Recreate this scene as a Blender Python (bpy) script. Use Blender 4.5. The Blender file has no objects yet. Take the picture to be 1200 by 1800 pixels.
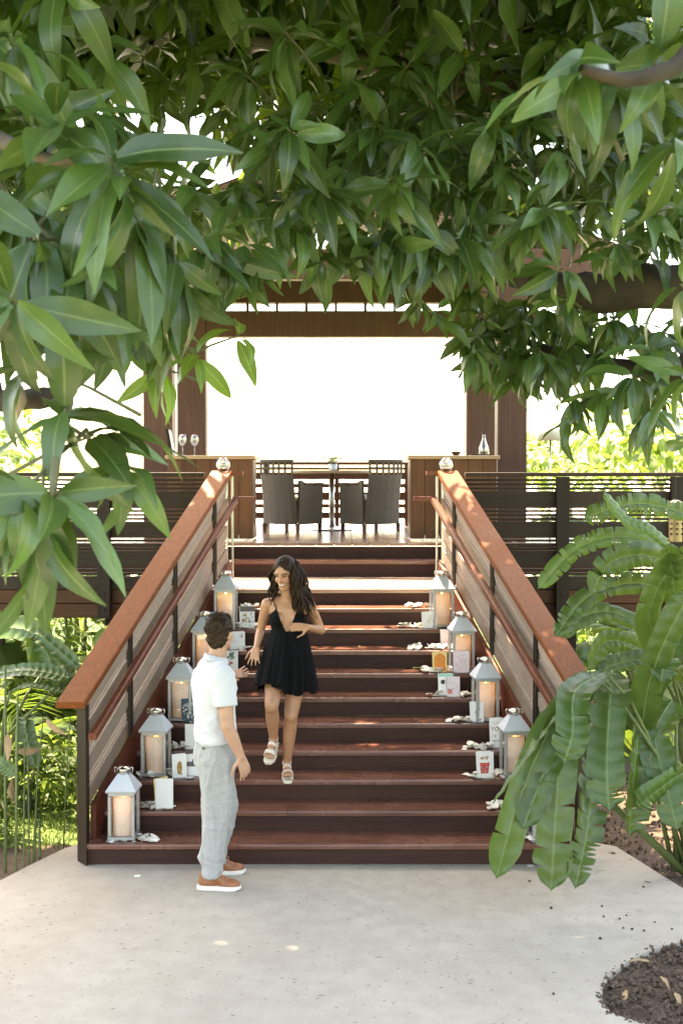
import bpy, bmesh, math, random
import numpy as np
from mathutils import Vector, Matrix, Quaternion, Euler, noise as mnoise
R = math.radians
random.seed(7)
rng = np.random.default_rng(11)
scene = bpy.context.scene
COL = scene.collection

# ------------------------------------------------------------------ camera
CAM = Vector((0.0, -8.45, 2.73)); PITCH = math.atan(67 / 2150.0); FPX = 2150.0
cam_d = bpy.data.cameras.new('camera'); cam = bpy.data.objects.new('camera', cam_d); COL.objects.link(cam)
cam.location = CAM; cam.rotation_euler = (math.pi / 2 - PITCH, 0, 0)
cam_d.sensor_fit = 'VERTICAL'; cam_d.sensor_height = 36.0; cam_d.lens = FPX / 1800 * 36
cam_d.clip_start = 0.05; cam_d.clip_end = 3000
cam_d.dof.use_dof = True; cam_d.dof.focus_distance = 8.6; cam_d.dof.aperture_fstop = 5.0
scene.camera = cam
# ------------------------------------------------------------------ sky, sun, exposure
SUN_EL, SUN_AZ = 66.0, -30.0       # azimuth from +Y, negative = to the left
world = bpy.data.worlds.new('World'); scene.world = world; world.use_nodes = True
wn = world.node_tree.nodes; wl = world.node_tree.links
sky = wn.new('ShaderNodeTexSky'); sky.sky_type = 'NISHITA'; sky.sun_disc = False
sky.sun_elevation = R(SUN_EL); sky.sun_rotation = R(SUN_AZ)
sky.air_density = 1.0; sky.dust_density = 2.5; sky.ozone_density = 1.0
wn['Background'].inputs[1].default_value = 0.15
wl.new(sky.outputs[0], wn['Background'].inputs[0])
sun_d = bpy.data.lights.new('sun', 'SUN'); sun = bpy.data.objects.new('sun', sun_d); COL.objects.link(sun)
sun_d.energy = 4.0; sun_d.angle = R(0.53); sun_d.color = (1.0, 0.95, 0.86)
sd = Vector((math.sin(R(SUN_AZ)) * math.cos(R(SUN_EL)), math.cos(R(SUN_AZ)) * math.cos(R(SUN_EL)), math.sin(R(SUN_EL))))
sun.rotation_euler = sd.to_track_quat('Z', 'Y').to_euler(); sun.location = (0, 0, 30)
scene.view_settings.view_transform = 'Standard'; scene.view_settings.look = 'None'
scene.view_settings.gamma = 1.0; scene.view_settings.use_curve_mapping = False
scene.view_settings.exposure = 3.2
scene.view_settings.use_white_balance = True; scene.view_settings.white_balance_temperature = 8900; scene.view_settings.white_balance_tint = 10
scene.render.engine = 'CYCLES'
scene.cycles.use_denoising = True
scene.cycles.max_bounces = 8; scene.cycles.diffuse_bounces = 4; scene.cycles.glossy_bounces = 3
scene.cycles.transmission_bounces = 6; scene.cycles.transparent_max_bounces = 12
scene.cycles.sample_clamp_indirect = 6.0; scene.cycles.caustics_reflective = False; scene.cycles.caustics_refractive = False

# ------------------------------------------------------------------ helpers
def at(px, py, d):
    """world point seen at photo pixel (px, py) at a distance d ahead of the camera"""
    f = Vector((0, math.cos(PITCH), -math.sin(PITCH))); u = Vector((0, math.sin(PITCH), math.cos(PITCH)))
    v = f + Vector((1, 0, 0)) * ((px - 600) / FPX) + u * ((900 - py) / FPX)
    return CAM + v * (d / v.y)
def at_z(px, py, z):
    f = Vector((0, math.cos(PITCH), -math.sin(PITCH))); u = Vector((0, math.sin(PITCH), math.cos(PITCH)))
    v = f + Vector((1, 0, 0)) * ((px - 600) / FPX) + u * ((900 - py) / FPX)
    return CAM + v * ((z - CAM.z) / v.z)

class MB:
    def __init__(s): s.v = []; s.f = []; s.m = []; s.mi = 0
    def add(s, vs, fs):
        b = len(s.v); s.v += [tuple(p) for p in vs]; s.f += [tuple(b + i for i in f) for f in fs]; s.m += [s.mi] * len(fs); return s
    def hexa(s, p):      # 8 corners: bottom 4 ccw, top 4 ccw
        return s.add(p, [(3, 2, 1, 0), (4, 5, 6, 7), (0, 1, 5, 4), (1, 2, 6, 5), (2, 3, 7, 6), (3, 0, 4, 7)])
    def box(s, x0, x1, y0, y1, z0, z1, c=0.0):
        if c <= 0:
            return s.hexa([(x0, y0, z0), (x1, y0, z0), (x1, y1, z0), (x0, y1, z0), (x0, y0, z1), (x1, y0, z1), (x1, y1, z1), (x0, y1, z1)])
        # chamfered on all edges
        bm = bmesh.new(); 
        vs = [bm.verts.new(p) for p in [(x0, y0, z0), (x1, y0, z0), (x1, y1, z0), (x0, y1, z0), (x0, y0, z1), (x1, y0, z1), (x1, y1, z1), (x0, y1, z1)]]
        for f in [(3, 2, 1, 0), (4, 5, 6, 7), (0, 1, 5, 4), (1, 2, 6, 5), (2, 3, 7, 6), (3, 0, 4, 7)]: bm.faces.new([vs[i] for i in f])
        bmesh.ops.bevel(bm, geom=list(bm.edges), offset=c, segments=1, affect='EDGES')
        bm.verts.index_update(); s.add([v.co[:] for v in bm.verts], [[v.index for v in f.verts] for f in bm.faces]); bm.free(); return s
    def prism(s, poly, d):   # polygon (3d points) extruded by vector d
        n = len(poly); d = Vector(d); a = [Vector(p) for p in poly]
        return s.add(a + [p + d for p in a], [tuple(range(n))[::-1], tuple(range(n, 2 * n))] + [(i, (i + 1) % n, n + (i + 1) % n, n + i) for i in range(n)])
    def tube(s, pts, rad, seg=8, cap=True):
        pts = [Vector(p) for p in pts]; n = len(pts)
        if not hasattr(rad, '__len__'): rad = [rad] * n
        t0 = (pts[1] - pts[0]).normalized(); ref = Vector((0, 0, 1)) if abs(t0.z) < .9 else Vector((1, 0, 0))
        nx = t0.cross(ref).normalized(); vs = []
        for i in range(n):
            t = (pts[min(i + 1, n - 1)] - pts[max(i - 1, 0)]).normalized()
            nx = (nx - t * nx.dot(t)).normalized(); ny = t.cross(nx)
            for k in range(seg):
                a = 2 * math.pi * k / seg; vs.append(pts[i] + (nx * math.cos(a) + ny * math.sin(a)) * rad[i])
        fs = [(i * seg + k, i * seg + (k + 1) % seg, (i + 1) * seg + (k + 1) % seg, (i + 1) * seg + k) for i in range(n - 1) for k in range(seg)]
        if cap: fs += [tuple(range(seg))[::-1], tuple(range((n - 1) * seg, n * seg))]
        return s.add(vs, fs)
    def lathe(s, prof, seg=20, c=(0, 0, 0)):
        vs = []; n = len(prof)
        for r, z in prof:
            for k in range(seg):
                a = 2 * math.pi * k / seg; vs.append((c[0] + r * math.cos(a), c[1] + r * math.sin(a), c[2] + z))
        fs = [(i * seg + k, i * seg + (k + 1) % seg, (i + 1) * seg + (k + 1) % seg, (i + 1) * seg + k) for i in range(n - 1) for k in range(seg)]
        fs += [tuple(range(seg))[::-1], tuple(range((n - 1) * seg, n * seg))]
        return s.add(vs, fs)
    def mesh(s, name, mats, smooth=False):
        me = bpy.data.meshes.new(name); me.from_pydata(s.v, [], s.f)
        for m in (mats if isinstance(mats, (list, tuple)) else [mats]): me.materials.append(m)
        if any(s.m): me.polygons.foreach_set('material_index', s.m)
        if smooth: me.polygons.foreach_set('use_smooth', [True] * len(s.f))
        me.update(); return me
    def build(s, name, mats, parent=None, smooth=False):
        return link(name, s.mesh(name, mats, smooth), parent)

def link(name, me, parent=None):
    o = bpy.data.objects.new(name, me); COL.objects.link(o)
    if parent is not None: o.parent = parent
    return o
def empty(name, loc=(0, 0, 0), rz=0.0):
    o = bpy.data.objects.new(name, None); COL.objects.link(o); o.location = loc; o.rotation_euler = (0, 0, rz)
    o.empty_display_size = .1; return o
def tag(o, label=None, cat=None, group=None, kind=None):
    if label: o['label'] = label
    if cat: o['category'] = cat
    if group: o['group'] = group
    if kind: o['kind'] = kind
    return o
def copy_tree(o, parent=None):
    c = o.copy(); COL.objects.link(c); c.parent = parent
    for ch in [x for x in o.children]: copy_tree(ch, c)
    return c

# ------------------------------------------------------------------ materials
class NT:
    def __init__(s, name):
        s.mat = bpy.data.materials.new(name); s.mat.use_nodes = True; s.t = s.mat.node_tree; s.n = s.t.nodes
        s.p = s.n['Principled BSDF']; s.out = s.n['Material Output']
    def new(s, t, **k):
        n = s.n.new('ShaderNode' + t)
        for a, b in k.items(): setattr(n, a, b)
        return n
    def lk(s, a, b): s.t.links.new(a, b)
    def val(s, n, **k):
        for a, b in k.items(): n.inputs[a.replace('_', ' ')].default_value = b
        return n
    def coord(s, kind='Object', scale=(1, 1, 1)):
        c = s.new('TexCoord'); m = s.new('Mapping'); m.inputs['Scale'].default_value = scale; s.lk(c.outputs[kind], m.inputs[0]); return m.outputs[0]
    def noise(s, vec, scale=5, detail=4, rough=.6):
        n = s.new('TexNoise'); n.inputs['Scale'].default_value = scale; n.inputs['Detail'].default_value = detail; n.inputs['Roughness'].default_value = rough
        if vec is not None: s.lk(vec, n.inputs['Vector'])
        return n.outputs['Fac']
    def ramp(s, fac, stops):
        r = s.new('ValToRGB'); e = r.color_ramp.elements
        while len(e) < len(stops): e.new(.5)
        for i, (p, c) in enumerate(stops): e[i].position = p; e[i].color = (*c, 1)
        s.lk(fac, r.inputs[0]); return r.outputs[0]
    def mix(s, fac, a, b, mode='MIX'):
        m = s.new('Mix', data_type='RGBA', blend_type=mode)
        for sock, v in ((m.inputs[0], fac), (m.inputs[6], a), (m.inputs[7], b)):
            if hasattr(v, 'is_linked') or hasattr(v, 'links'): s.lk(v, sock)
            elif isinstance(v, (tuple, list)): sock.default_value = (*v, 1)
            else: sock.default_value = v
        return m.outputs[2]
    def math(s, op, a, b=0.0):
        m = s.new('Math', operation=op)
        for sock, v in ((m.inputs[0], a), (m.inputs[1], b)):
            if hasattr(v, 'links'): s.lk(v, sock)
            else: sock.default_value = v
        return m.outputs[0]
    def bump(s, h, strength=.3, dist=.01):
        b = s.new('Bump'); b.inputs['Strength'].default_value = strength; b.inputs['Distance'].default_value = dist
        s.lk(h, b.inputs['Height']); s.lk(b.outputs[0], s.p.inputs['Normal']); return b
    def rnd(s): return s.new('ObjectInfo').outputs['Random']

def plain(name, c, rough=.5, metal=0.0, noise_amt=.12, scale=14, spec=None, bump=0.0):
    t = NT(name); t.val(t.p, Roughness=rough, Metallic=metal)
    n = t.noise(t.coord(), scale, 4)
    t.lk(t.ramp(n, [(.25, tuple(x * (1 - noise_amt) for x in c)), (.75, tuple(min(1, x * (1 + noise_amt)) for x in c))]), t.p.inputs['Base Color'])
    if spec is not None: t.p.inputs['Specular IOR Level'].default_value = spec
    if bump: t.bump(n, bump, .004)
    return t.mat
def wood(name, dark, light, rough=.38, axis='x', wear=.25, spec=.28):
    t = NT(name); t.p.inputs['Specular IOR Level'].default_value = spec; sc = {'x': (1.2, 26, 26), 'y': (26, 1.2, 26), 'z': (26, 26, 1.2), 's': (26, 3, 26)}[axis]
    v = t.coord('Object', sc); oi = t.rnd()
    add = t.new('VectorMath', operation='ADD'); t.lk(v, add.inputs[0])
    comb = t.new('CombineXYZ')
    for i in range(3): t.lk(t.math('MULTIPLY', oi, 37.0 + 11 * i), comb.inputs[i])
    t.lk(comb.outputs[0], add.inputs[1])
    g = t.noise(add.outputs[0], 1.6, 5, .65)
    col = t.ramp(g, [(.28, dark), (.72, light)])
    v2 = t.coord('Object', (1, 1, 1)); g2 = t.noise(v2, 2.2, 3)
    col = t.mix(t.ramp(g2, [(.35, (0, 0, 0)), (.75, (wear,) * 3)]), col, tuple(min(1, x * 1.5 + .03) for x in light))
    tint = t.new('MapRange'); t.lk(oi, tint.inputs[0]); tint.inputs[3].default_value = .78; tint.inputs[4].default_value = 1.18
    hsv = t.new('HueSaturation'); t.lk(col, hsv.inputs['Color']); t.lk(tint.outputs[0], hsv.inputs['Value'])
    t.lk(hsv.outputs[0], t.p.inputs['Base Color'])
    rr = t.new('MapRange'); t.lk(g2, rr.inputs[0]); rr.inputs[3].default_value = rough - .1; rr.inputs[4].default_value = rough + .16; t.lk(rr.outputs[0], t.p.inputs['Roughness'])
    t.bump(g, .25, .002); return t.mat
def leafmat(name, dark, light, back, rough=.42, trans=.35, rib=(.25, .33, .12), veins=22.0, vb=.35):
    t = NT(name); at_ = t.new('Attribute', attribute_name='rnd'); oi = t.rnd()
    r = t.math('FRACT', t.math('ADD', oi, at_.outputs['Fac']))
    uv = t.new('UVMap', uv_map='uv'); sep = t.new('SeparateXYZ'); t.lk(uv.outputs[0], sep.inputs[0])
    u, v = sep.outputs[0], sep.outputs[1]
    au = t.math('ABSOLUTE', t.math('SUBTRACT', u, .5))
    n = t.noise(t.coord('Object'), 9, 4)
    col = t.ramp(r, [(0, dark), (.75, light), (1, tuple(min(1, x * 1.35) for x in light))])
    col = t.mix(t.math('MULTIPLY', n, .5), col, tuple(x * .6 for x in dark))
    # side veins
    ph = t.math('SUBTRACT', t.math('MULTIPLY', v, veins), t.math('MULTIPLY', au, veins * .55))
    sv = t.math('POWER', t.math('ABSOLUTE', t.math('SINE', t.math('MULTIPLY', ph, math.pi))), 14.0)
    col = t.mix(t.math('MULTIPLY', sv, .22 if vb < .3 else .09), col, rib)
    ribm = t.new('MapRange'); t.lk(au, ribm.inputs[0]); ribm.inputs[1].default_value = .022; ribm.inputs[2].default_value = .045; ribm.inputs[3].default_value = .6; ribm.inputs[4].default_value = 0
    col = t.mix(ribm.outputs[0], col, rib)
    sp = t.noise(t.coord('Object'), 31, 3, .7); col = t.mix(t.ramp(sp, [(.66, (0, 0, 0)), (.74, (.75,) * 3)]), col, (.16, .10, .035))
    eg = t.math('MULTIPLY', t.math('GREATER_THAN', au, .47), t.math('GREATER_THAN', n, .60)); col = t.mix(t.math('MULTIPLY', eg, .5), col, (.24, .17, .07))
    t.lk(col, t.p.inputs['Base Color']); rg = t.new('MapRange'); t.lk(n, rg.inputs[0]); rg.inputs[3].default_value = rough - .1; rg.inputs[4].default_value = rough + .22; t.lk(rg.outputs[0], t.p.inputs['Roughness'])
    t.p.inputs['Specular IOR Level'].default_value = .55
    w = t.math('ABSOLUTE', t.math('SINE', t.math('MULTIPLY', ph, math.pi))); t.bump(w, vb * .28, .003)
    tr = t.new('BsdfTranslucent'); bc = t.mix(.5, col, back); t.lk(bc, tr.inputs[0])
    ms = t.new('MixShader'); ms.inputs[0].default_value = trans; t.lk(t.p.outputs[0], ms.inputs[1]); t.lk(tr.outputs[0], ms.inputs[2]); t.lk(ms.outputs[0], t.out.inputs[0])
    return t.mat
def thin_glass(name, tint=(1, 1, 1), refl=.12):
    t = NT(name); tr = t.new('BsdfTransparent'); tr.inputs[0].default_value = (*tint, 1)
    gl = t.new('BsdfGlossy'); gl.inputs['Roughness'].default_value = .03
    fr = t.new('LayerWeight'); fr.inputs[0].default_value = .35
    ms = t.new('MixShader'); k = t.math('ADD', t.math('MULTIPLY', fr.outputs['Fresnel'], .5), refl * .3); t.lk(k, ms.inputs[0]); t.lk(tr.outputs[0], ms.inputs[1]); t.lk(gl.outputs[0], ms.inputs[2]); t.lk(ms.outputs[0], t.out.inputs[0])
    return t.mat

M = {}
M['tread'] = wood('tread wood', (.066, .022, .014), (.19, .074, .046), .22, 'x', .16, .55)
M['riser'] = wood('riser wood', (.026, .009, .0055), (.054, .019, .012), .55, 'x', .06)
M['cap'] = wood('rail cap wood', (.125, .030, .005), (.23, .060, .010), .5, 's', .2, .16)
M['hand'] = wood('hand rail wood', (.10, .024, .009), (.19, .05, .02), .28, 's', .15)
M['board'] = wood('grey brown board', (.26, .185, .135), (.34, .255, .195), .5, 's', .3)
M['skirt'] = wood('skirt board wood', (.085, .022, .012), (.16, .045, .026), .42, 's', .2)
M['dark'] = wood('dark stained wood', (.020, .011, .007), (.045, .025, .016), .6, 'x', .12)
M['darkz'] = wood('dark stained post wood', (.014, .0068, .0042), (.032, .0155, .009), .55, 'z', .10)
M['fascia'] = wood('fascia wood', (.055, .018, .007), (.11, .036, .014), .5, 'x', .2)
M['col'] = wood('column wood', (.075, .033, .022), (.13, .062, .042), .55, 'z', .12)
M['ceil'] = wood('ceiling board wood', (.04, .015, .009), (.085, .034, .02), .6, 'x', .1)
M['panelw'] = wood('counter panel wood', (.08, .035, .014), (.15, .065, .026), .4, 'z', .2)
M['toplight'] = wood('pale counter top', (.30, .19, .10), (.45, .31, .18), .35, 'x', .2)
M['floorw'] = wood('pavilion floor wood', (.16, .085, .055), (.25, .14, .09), .16, 'y', .25, .6)
M['landing'] = wood('glare paled landing wood', (.20, .12, .09), (.34, .23, .18), .26, 'x', .3, .5)  # paler than the treads: glare on the landing is put into the colour
M['metal'] = plain('brushed steel', (.55, .54, .52), .3, 1.0, .08, 40)
M['galv'] = plain('galvanised sheet', (.42, .43, .43), .42, .75, .18, 60)
M['galvroof'] = plain('zinc roof sheet', (.62, .64, .66), .45, .35, .10, 60)
M['chrome'] = plain('polished nickel', (.62, .60, .58), .14, 1.0, .05, 20)
M['bronze'] = plain('dark bronze bracket', (.035, .026, .02), .4, .6, .2, 30)
M['glass'] = thin_glass('clear pane')
M['glassware'] = thin_glass('glassware', (.97, .98, .98), .5)
M['white'] = plain('white paper card', (.80, .79, .76), .6, 0, .03, 8)
M['petal'] = plain('white rose petal', (.80, .78, .70), .6, 0, .05, 20)
# ------------------------------------------------------------------ ground, patio, beds
CX = -0.065; RISE = .15; RUN = .30; NST = 11
def hw(y): return 1.72 - .229 * y            # half width of the flared stair at depth y
def nz(y): return RISE + RISE / RUN * y       # nosing line

def grass_mat():
    t = NT('lawn'); c = t.coord(); n = t.noise(c, 1.3, 6); n2 = t.noise(c, 60, 3)
    a = t.ramp(n, [(.3, (.06, .11, .02)), (.7, (.14, .20, .045))]); t.lk(t.mix(t.math('MULTIPLY', n2, .5), a, (.03, .05, .01)), t.p.inputs['Base Color'])
    t.p.inputs['Roughness'].default_value = .9; t.bump(n2, .6, .03); return t.mat
M['lawn'] = grass_mat()
def soil_mat():
    t = NT('dark soil'); c = t.coord(); n = t.noise(c, 6, 8, .7); n2 = t.noise(c, 45, 5, .7)
    a = t.ramp(n2, [(.3, (.05, .031, .02)), (.6, (.14, .09, .06)), (.8, (.27, .19, .13))]); t.lk(t.mix(t.ramp(n, [(.4, (0, 0, 0)), (.7, (.5, .5, .5))]), a, (.05, .03, .02)), t.p.inputs['Base Color'])
    t.p.inputs['Roughness'].default_value = .95; t.bump(n2, .9, .02); return t.mat
M['soil'] = soil_mat()
def concrete_mat():
    t = NT('worn concrete'); c = t.coord(); big = t.noise(c, .9, 5, .6); mid = t.noise(c, 7, 6, .65); fine = t.noise(c, 130, 4, .7)
    col = t.ramp(big, [(.3, (.345, .305, .25)), (.7, (.42, .378, .318))])
    col = t.mix(t.ramp(mid, [(.35, (.38,) * 3), (.60, (0, 0, 0))]), col, (.27, .232, .185))
    vor = t.new('TexVoronoi'); vor.inputs['Scale'].default_value = 17; mp = t.coord('Object', (1, 1.9, 1)); 
    wob = t.new('VectorMath', operation='ADD'); nn = t.new('TexNoise'); nn.inputs['Scale'].default_value = 9; t.lk(mp, wob.inputs[0]); t.lk(nn.outputs['Color'], wob.inputs[1]); t.lk(wob.outputs[0], vor.inputs['Vector'])
    sepc = t.new('SeparateColor'); t.lk(vor.outputs['Color'], sepc.inputs[0])
    thr = t.math('MULTIPLY', sepc.outputs[0], .24)
    pit = t.math('LESS_THAN', vor.outputs['Distance'], t.math('SUBTRACT', thr, .035))
    pitm = t.math('MULTIPLY', pit, t.math('GREATER_THAN', mid, .40))
    col = t.mix(t.math('MULTIPLY', pitm, .75), col, (.10, .075, .055))
    sp = t.ramp(fine, [(.3, (.82, .82, .82)), (.7, (1.1, 1.1, 1.1))]); col = t.mix(1.0, col, sp, 'MULTIPLY')
    t.lk(col, t.p.inputs['Base Color']); t.p.inputs['Roughness'].default_value = .8
    h = t.math('SUBTRACT', t.math('ADD', t.math('MULTIPLY', fine, .4), mid), t.math('MULTIPLY', pitm, 1.2)); t.bump(h, .35, .006); return t.mat
M['concrete'] = concrete_mat()
M['sand'] = plain('pale beach sand', (.62, .55, .44), .9, 0, .08, 3)

g = MB(); g.add([(-300, -60, -.06), (300, -60, -.06), (300, 600, -.06), (-300, 600, -.06)], [(0, 1, 2, 3)])
tag(g.build('ground', M['lawn']), kind='structure')
g = MB(); g.add([(-300, 24, -.055), (300, 24, -.055), (300, 599, -.055), (-300, 599, -.055)], [(0, 1, 2, 3)])
tag(g.build('beach', M['sand']), kind='structure')

def smooth_poly(pts, n=6):
    out = []; m = len(pts)
    for i in range(m - 1):
        p0, p1, p2, p3 = pts[max(i - 1, 0)], pts[i], pts[i + 1], pts[min(i + 2, m - 1)]
        for k in range(n):
            s = k / n
            out.append(tuple(.5 * ((2 * p1[j]) + (-p0[j] + p2[j]) * s + (2 * p0[j] - 5 * p1[j] + 4 * p2[j] - p3[j]) * s * s + (-p0[j] + 3 * p1[j] - 3 * p2[j] + p3[j]) * s ** 3) for j in range(2)))
    out.append(tuple(pts[-1])); return out
bed_px = [(1330, 1640), (1200, 1655), (1130, 1675), (1078, 1708), (1057, 1745), (1072, 1778), (1130, 1798), (1230, 1830), (1500, 1900)]
bed = smooth_poly([tuple(at_z(x, y, 0)[:2]) for x, y in bed_px])
left = [tuple(at_z(x, y, 0)[:2]) for x, y in [(-900, 1900), (-300, 1690), (-60, 1580), (40, 1527), (112, 1492), (150, 1480)]]
right = [tuple(at_z(x, y, 0)[:2]) for x, y in [(1050, 1482), (1082, 1488), (1130, 1518), (1200, 1562), (1330, 1628)]]
outline = left + right + bed + [(3.4, -12.0), (-6.0, -12.0)]
pm = MB(); pm.prism([(x, y, -.12) for x, y in outline], (0, 0, .12))
me = pm.mesh('patio', M['concrete']); bm = bmesh.new(); bm.from_mesh(me)
bmesh.ops.recalc_face_normals(bm, faces=bm.faces); bm.to_mesh(me); bm.free()
tag(link('patio', me), kind='structure')
# soil sheets with relief
def soil_sheet(name, poly_test, x0, x1, y0, y1, st, zb, amp):
    nx = int((x1 - x0) / st); ny = int((y1 - y0) / st); vs = []; fs = []
    for j in range(ny + 1):
        for i in range(nx + 1):
            x = x0 + i * st; y = y0 + j * st
            vs.append((x, y, zb + amp * (mnoise.noise((x * 3, y * 3, 0)) + .5 * mnoise.noise((x * 14, y * 14, 3)) + .35 * mnoise.noise((x * 40, y * 40, 7)))))
    for j in range(ny):
        for i in range(nx):
            if poly_test(x0 + (i + .5) * st, y0 + (j + .5) * st):
                a = j * (nx + 1) + i; fs.append((a, a + 1, a + nx + 2, a + nx + 1))
    b = MB(); b.add(vs, fs); o = b.build(name, M['soil'], smooth=True); tag(o, kind='structure'); return o
soil_sheet('planting_bed', lambda x, y: True, 1.2, 3.6, -3.4, -1.05, .035, -.035, .02)
soil_sheet('planting_bed', lambda x, y: True, 1.75, 4.4, -.95, 3.2, .045, -.035, .02)
soil_sheet('planting_bed', lambda x, y: True, -4.6, -1.95, -1.6, .62, .06, -.045, .02)
# clods and bark bits, far too many to count
def scatter_bits(name, pts, smin, smax, mat, label):
    vs = []; fs = []
    for (x, y, z) in pts:
        s = random.uniform(smin, smax); q = Euler((random.uniform(0, 6), random.uniform(0, 6), random.uniform(0, 6))).to_matrix(); b = len(vs)
        for c in ((1, 0, 0), (-1, 0, 0), (0, 1, 0), (0, -1, 0), (0, 0, .7), (0, 0, -.7)):
            p = q @ Vector(c) * s * random.uniform(.6, 1.2); vs.append((x + p.x, y + p.y, z + p.z))
        for f in ((0, 2, 4), (2, 1, 4), (1, 3, 4), (3, 0, 4), (2, 0, 5), (1, 2, 5), (3, 1, 5), (0, 3, 5)): fs.append(tuple(b + i for i in f))
    m = MB(); m.add(vs, fs); o = m.build(name, mat); tag(o, label, 'soil', kind='stuff'); return o
def in_poly(x, y, P):
    c = False; j = len(P) - 1
    for i in range(len(P)):
        if (P[i][1] > y) != (P[j][1] > y) and x < (P[j][0] - P[i][0]) * (y - P[i][1]) / (P[j][1] - P[i][1]) + P[i][0]: c = not c
        j = i
    return c
pts = []
while len(pts) < 2600:
    x, y = random.uniform(1.3, 3.0), random.uniform(-3.1, -1.05)
    if not in_poly(x, y, outline): pts.append((x, y, -.025 + random.random() * .012))
while len(pts) < 3800:
    x, y = random.uniform(1.9, 3.8), random.uniform(-.7, 2.8)
    if not in_poly(x, y, outline): pts.append((x, y, -.028 + random.random() * .014))
for i in range(110):
    bx_, by_ = random.choice(bed[3:-2]); pts.append((bx_ - abs(random.gauss(0, .012)), by_ + random.gauss(0, .02), -.004))
scatter_bits('soil_clods', pts, .006, .026, M['soil'], 'loose brown soil clods in the planting beds at right')

# ------------------------------------------------------------------ staircase
stair = tag(empty('staircase', (CX, 0, 0)), 'wide flared staircase of reddish brown polished boards', 'staircase')
def xbar(mb, prof, a_=None, b_=None):      # profile in (y, z), spanning the flared width or stopping at a joint
    n = len(prof); vs = [(-hw(y) if a_ is None else a_, y, z) for y, z in prof] + [(hw(y) if b_ is None else b_, y, z) for y, z in prof]
    fs = [tuple(range(n)), tuple(range(n, 2 * n))[::-1]] + [(i, n + i, n + (i + 1) % n, (i + 1) % n) for i in range(n)]
    mb.add(vs, fs)
for k in range(1, NST):
    z = k * RISE; y0 = (k - 1) * RUN; ym = y0 + .168; y1 = y0 + RUN + .028
    for prof in ([(y0, z - .036), (ym, z - .04), (ym, z - .004), (ym - .004, z), (y0 + .012, z), (y0 + .003, z - .005), (y0, z - .014)], [(ym + .005, z - .04), (y1, z - .04), (y1, z), (ym + .009, z), (ym + .005, z - .004)]):
        jx = random.uniform(-.8, .8); dz = random.uniform(-.0012, .0012)
        for (q0, q1, e) in ((None, jx - .0015, 0), (jx + .0015, None, dz)):
            a = MB(); xbar(a, [(yy_, zz_ + e) for yy_, zz_ in prof], q0, q1); a.build('tread_board', M['tread'], stair)
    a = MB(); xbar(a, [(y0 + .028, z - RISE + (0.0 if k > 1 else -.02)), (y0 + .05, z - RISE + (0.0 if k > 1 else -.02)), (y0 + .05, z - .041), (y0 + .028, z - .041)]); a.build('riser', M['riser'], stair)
# landing
zl = NST * RISE; yl = (NST - 1) * RUN
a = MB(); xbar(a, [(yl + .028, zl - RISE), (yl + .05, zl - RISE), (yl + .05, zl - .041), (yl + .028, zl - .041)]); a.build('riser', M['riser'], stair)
yy = yl; hwl = hw(yl)
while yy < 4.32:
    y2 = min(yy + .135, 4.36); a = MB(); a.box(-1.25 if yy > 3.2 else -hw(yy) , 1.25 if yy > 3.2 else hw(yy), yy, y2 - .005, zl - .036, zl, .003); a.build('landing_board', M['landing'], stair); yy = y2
for yy, z0, z1 in ((4.37, zl - .02, 1.78), (4.68, 1.82, 1.95)):
    a = MB(); a.box(-1.25, 1.25, yy, yy + .02, z0, z1); a.build('riser', M['riser'], stair)
for j, (ya, yb) in enumerate(((4.345, 4.51), (4.515, 4.70))):
    a = MB(); a.box(-1.25, 1.25, ya, yb, 1.781, 1.82, .004); a.build('tread_board', M['tread'], stair)
# sides of the stair carcass
for s in (-1, 1):
    a = MB(); P = [(0.05, -.02), (4.6, -.02), (4.6, 1.6), (3.0, 1.55), (0.05, .09)]
    P = [(0.06, 0.0), (3.05, 0.0), (3.05, nz(2.7)), (0.06, .10)]
    vs = [(s * (hw(y) + .005), y, z) for y, z in P] + [(s * (hw(y) + .06), y, z) for y, z in P]
    n = 4; fs = [(0, 1, 2, 3), (7, 6, 5, 4)] + [(i, (i + 1) % n, n + (i + 1) % n, n + i) for i in range(n)]
    a.add(vs, fs); a.build('stringer', M['dark'], stair)

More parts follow.
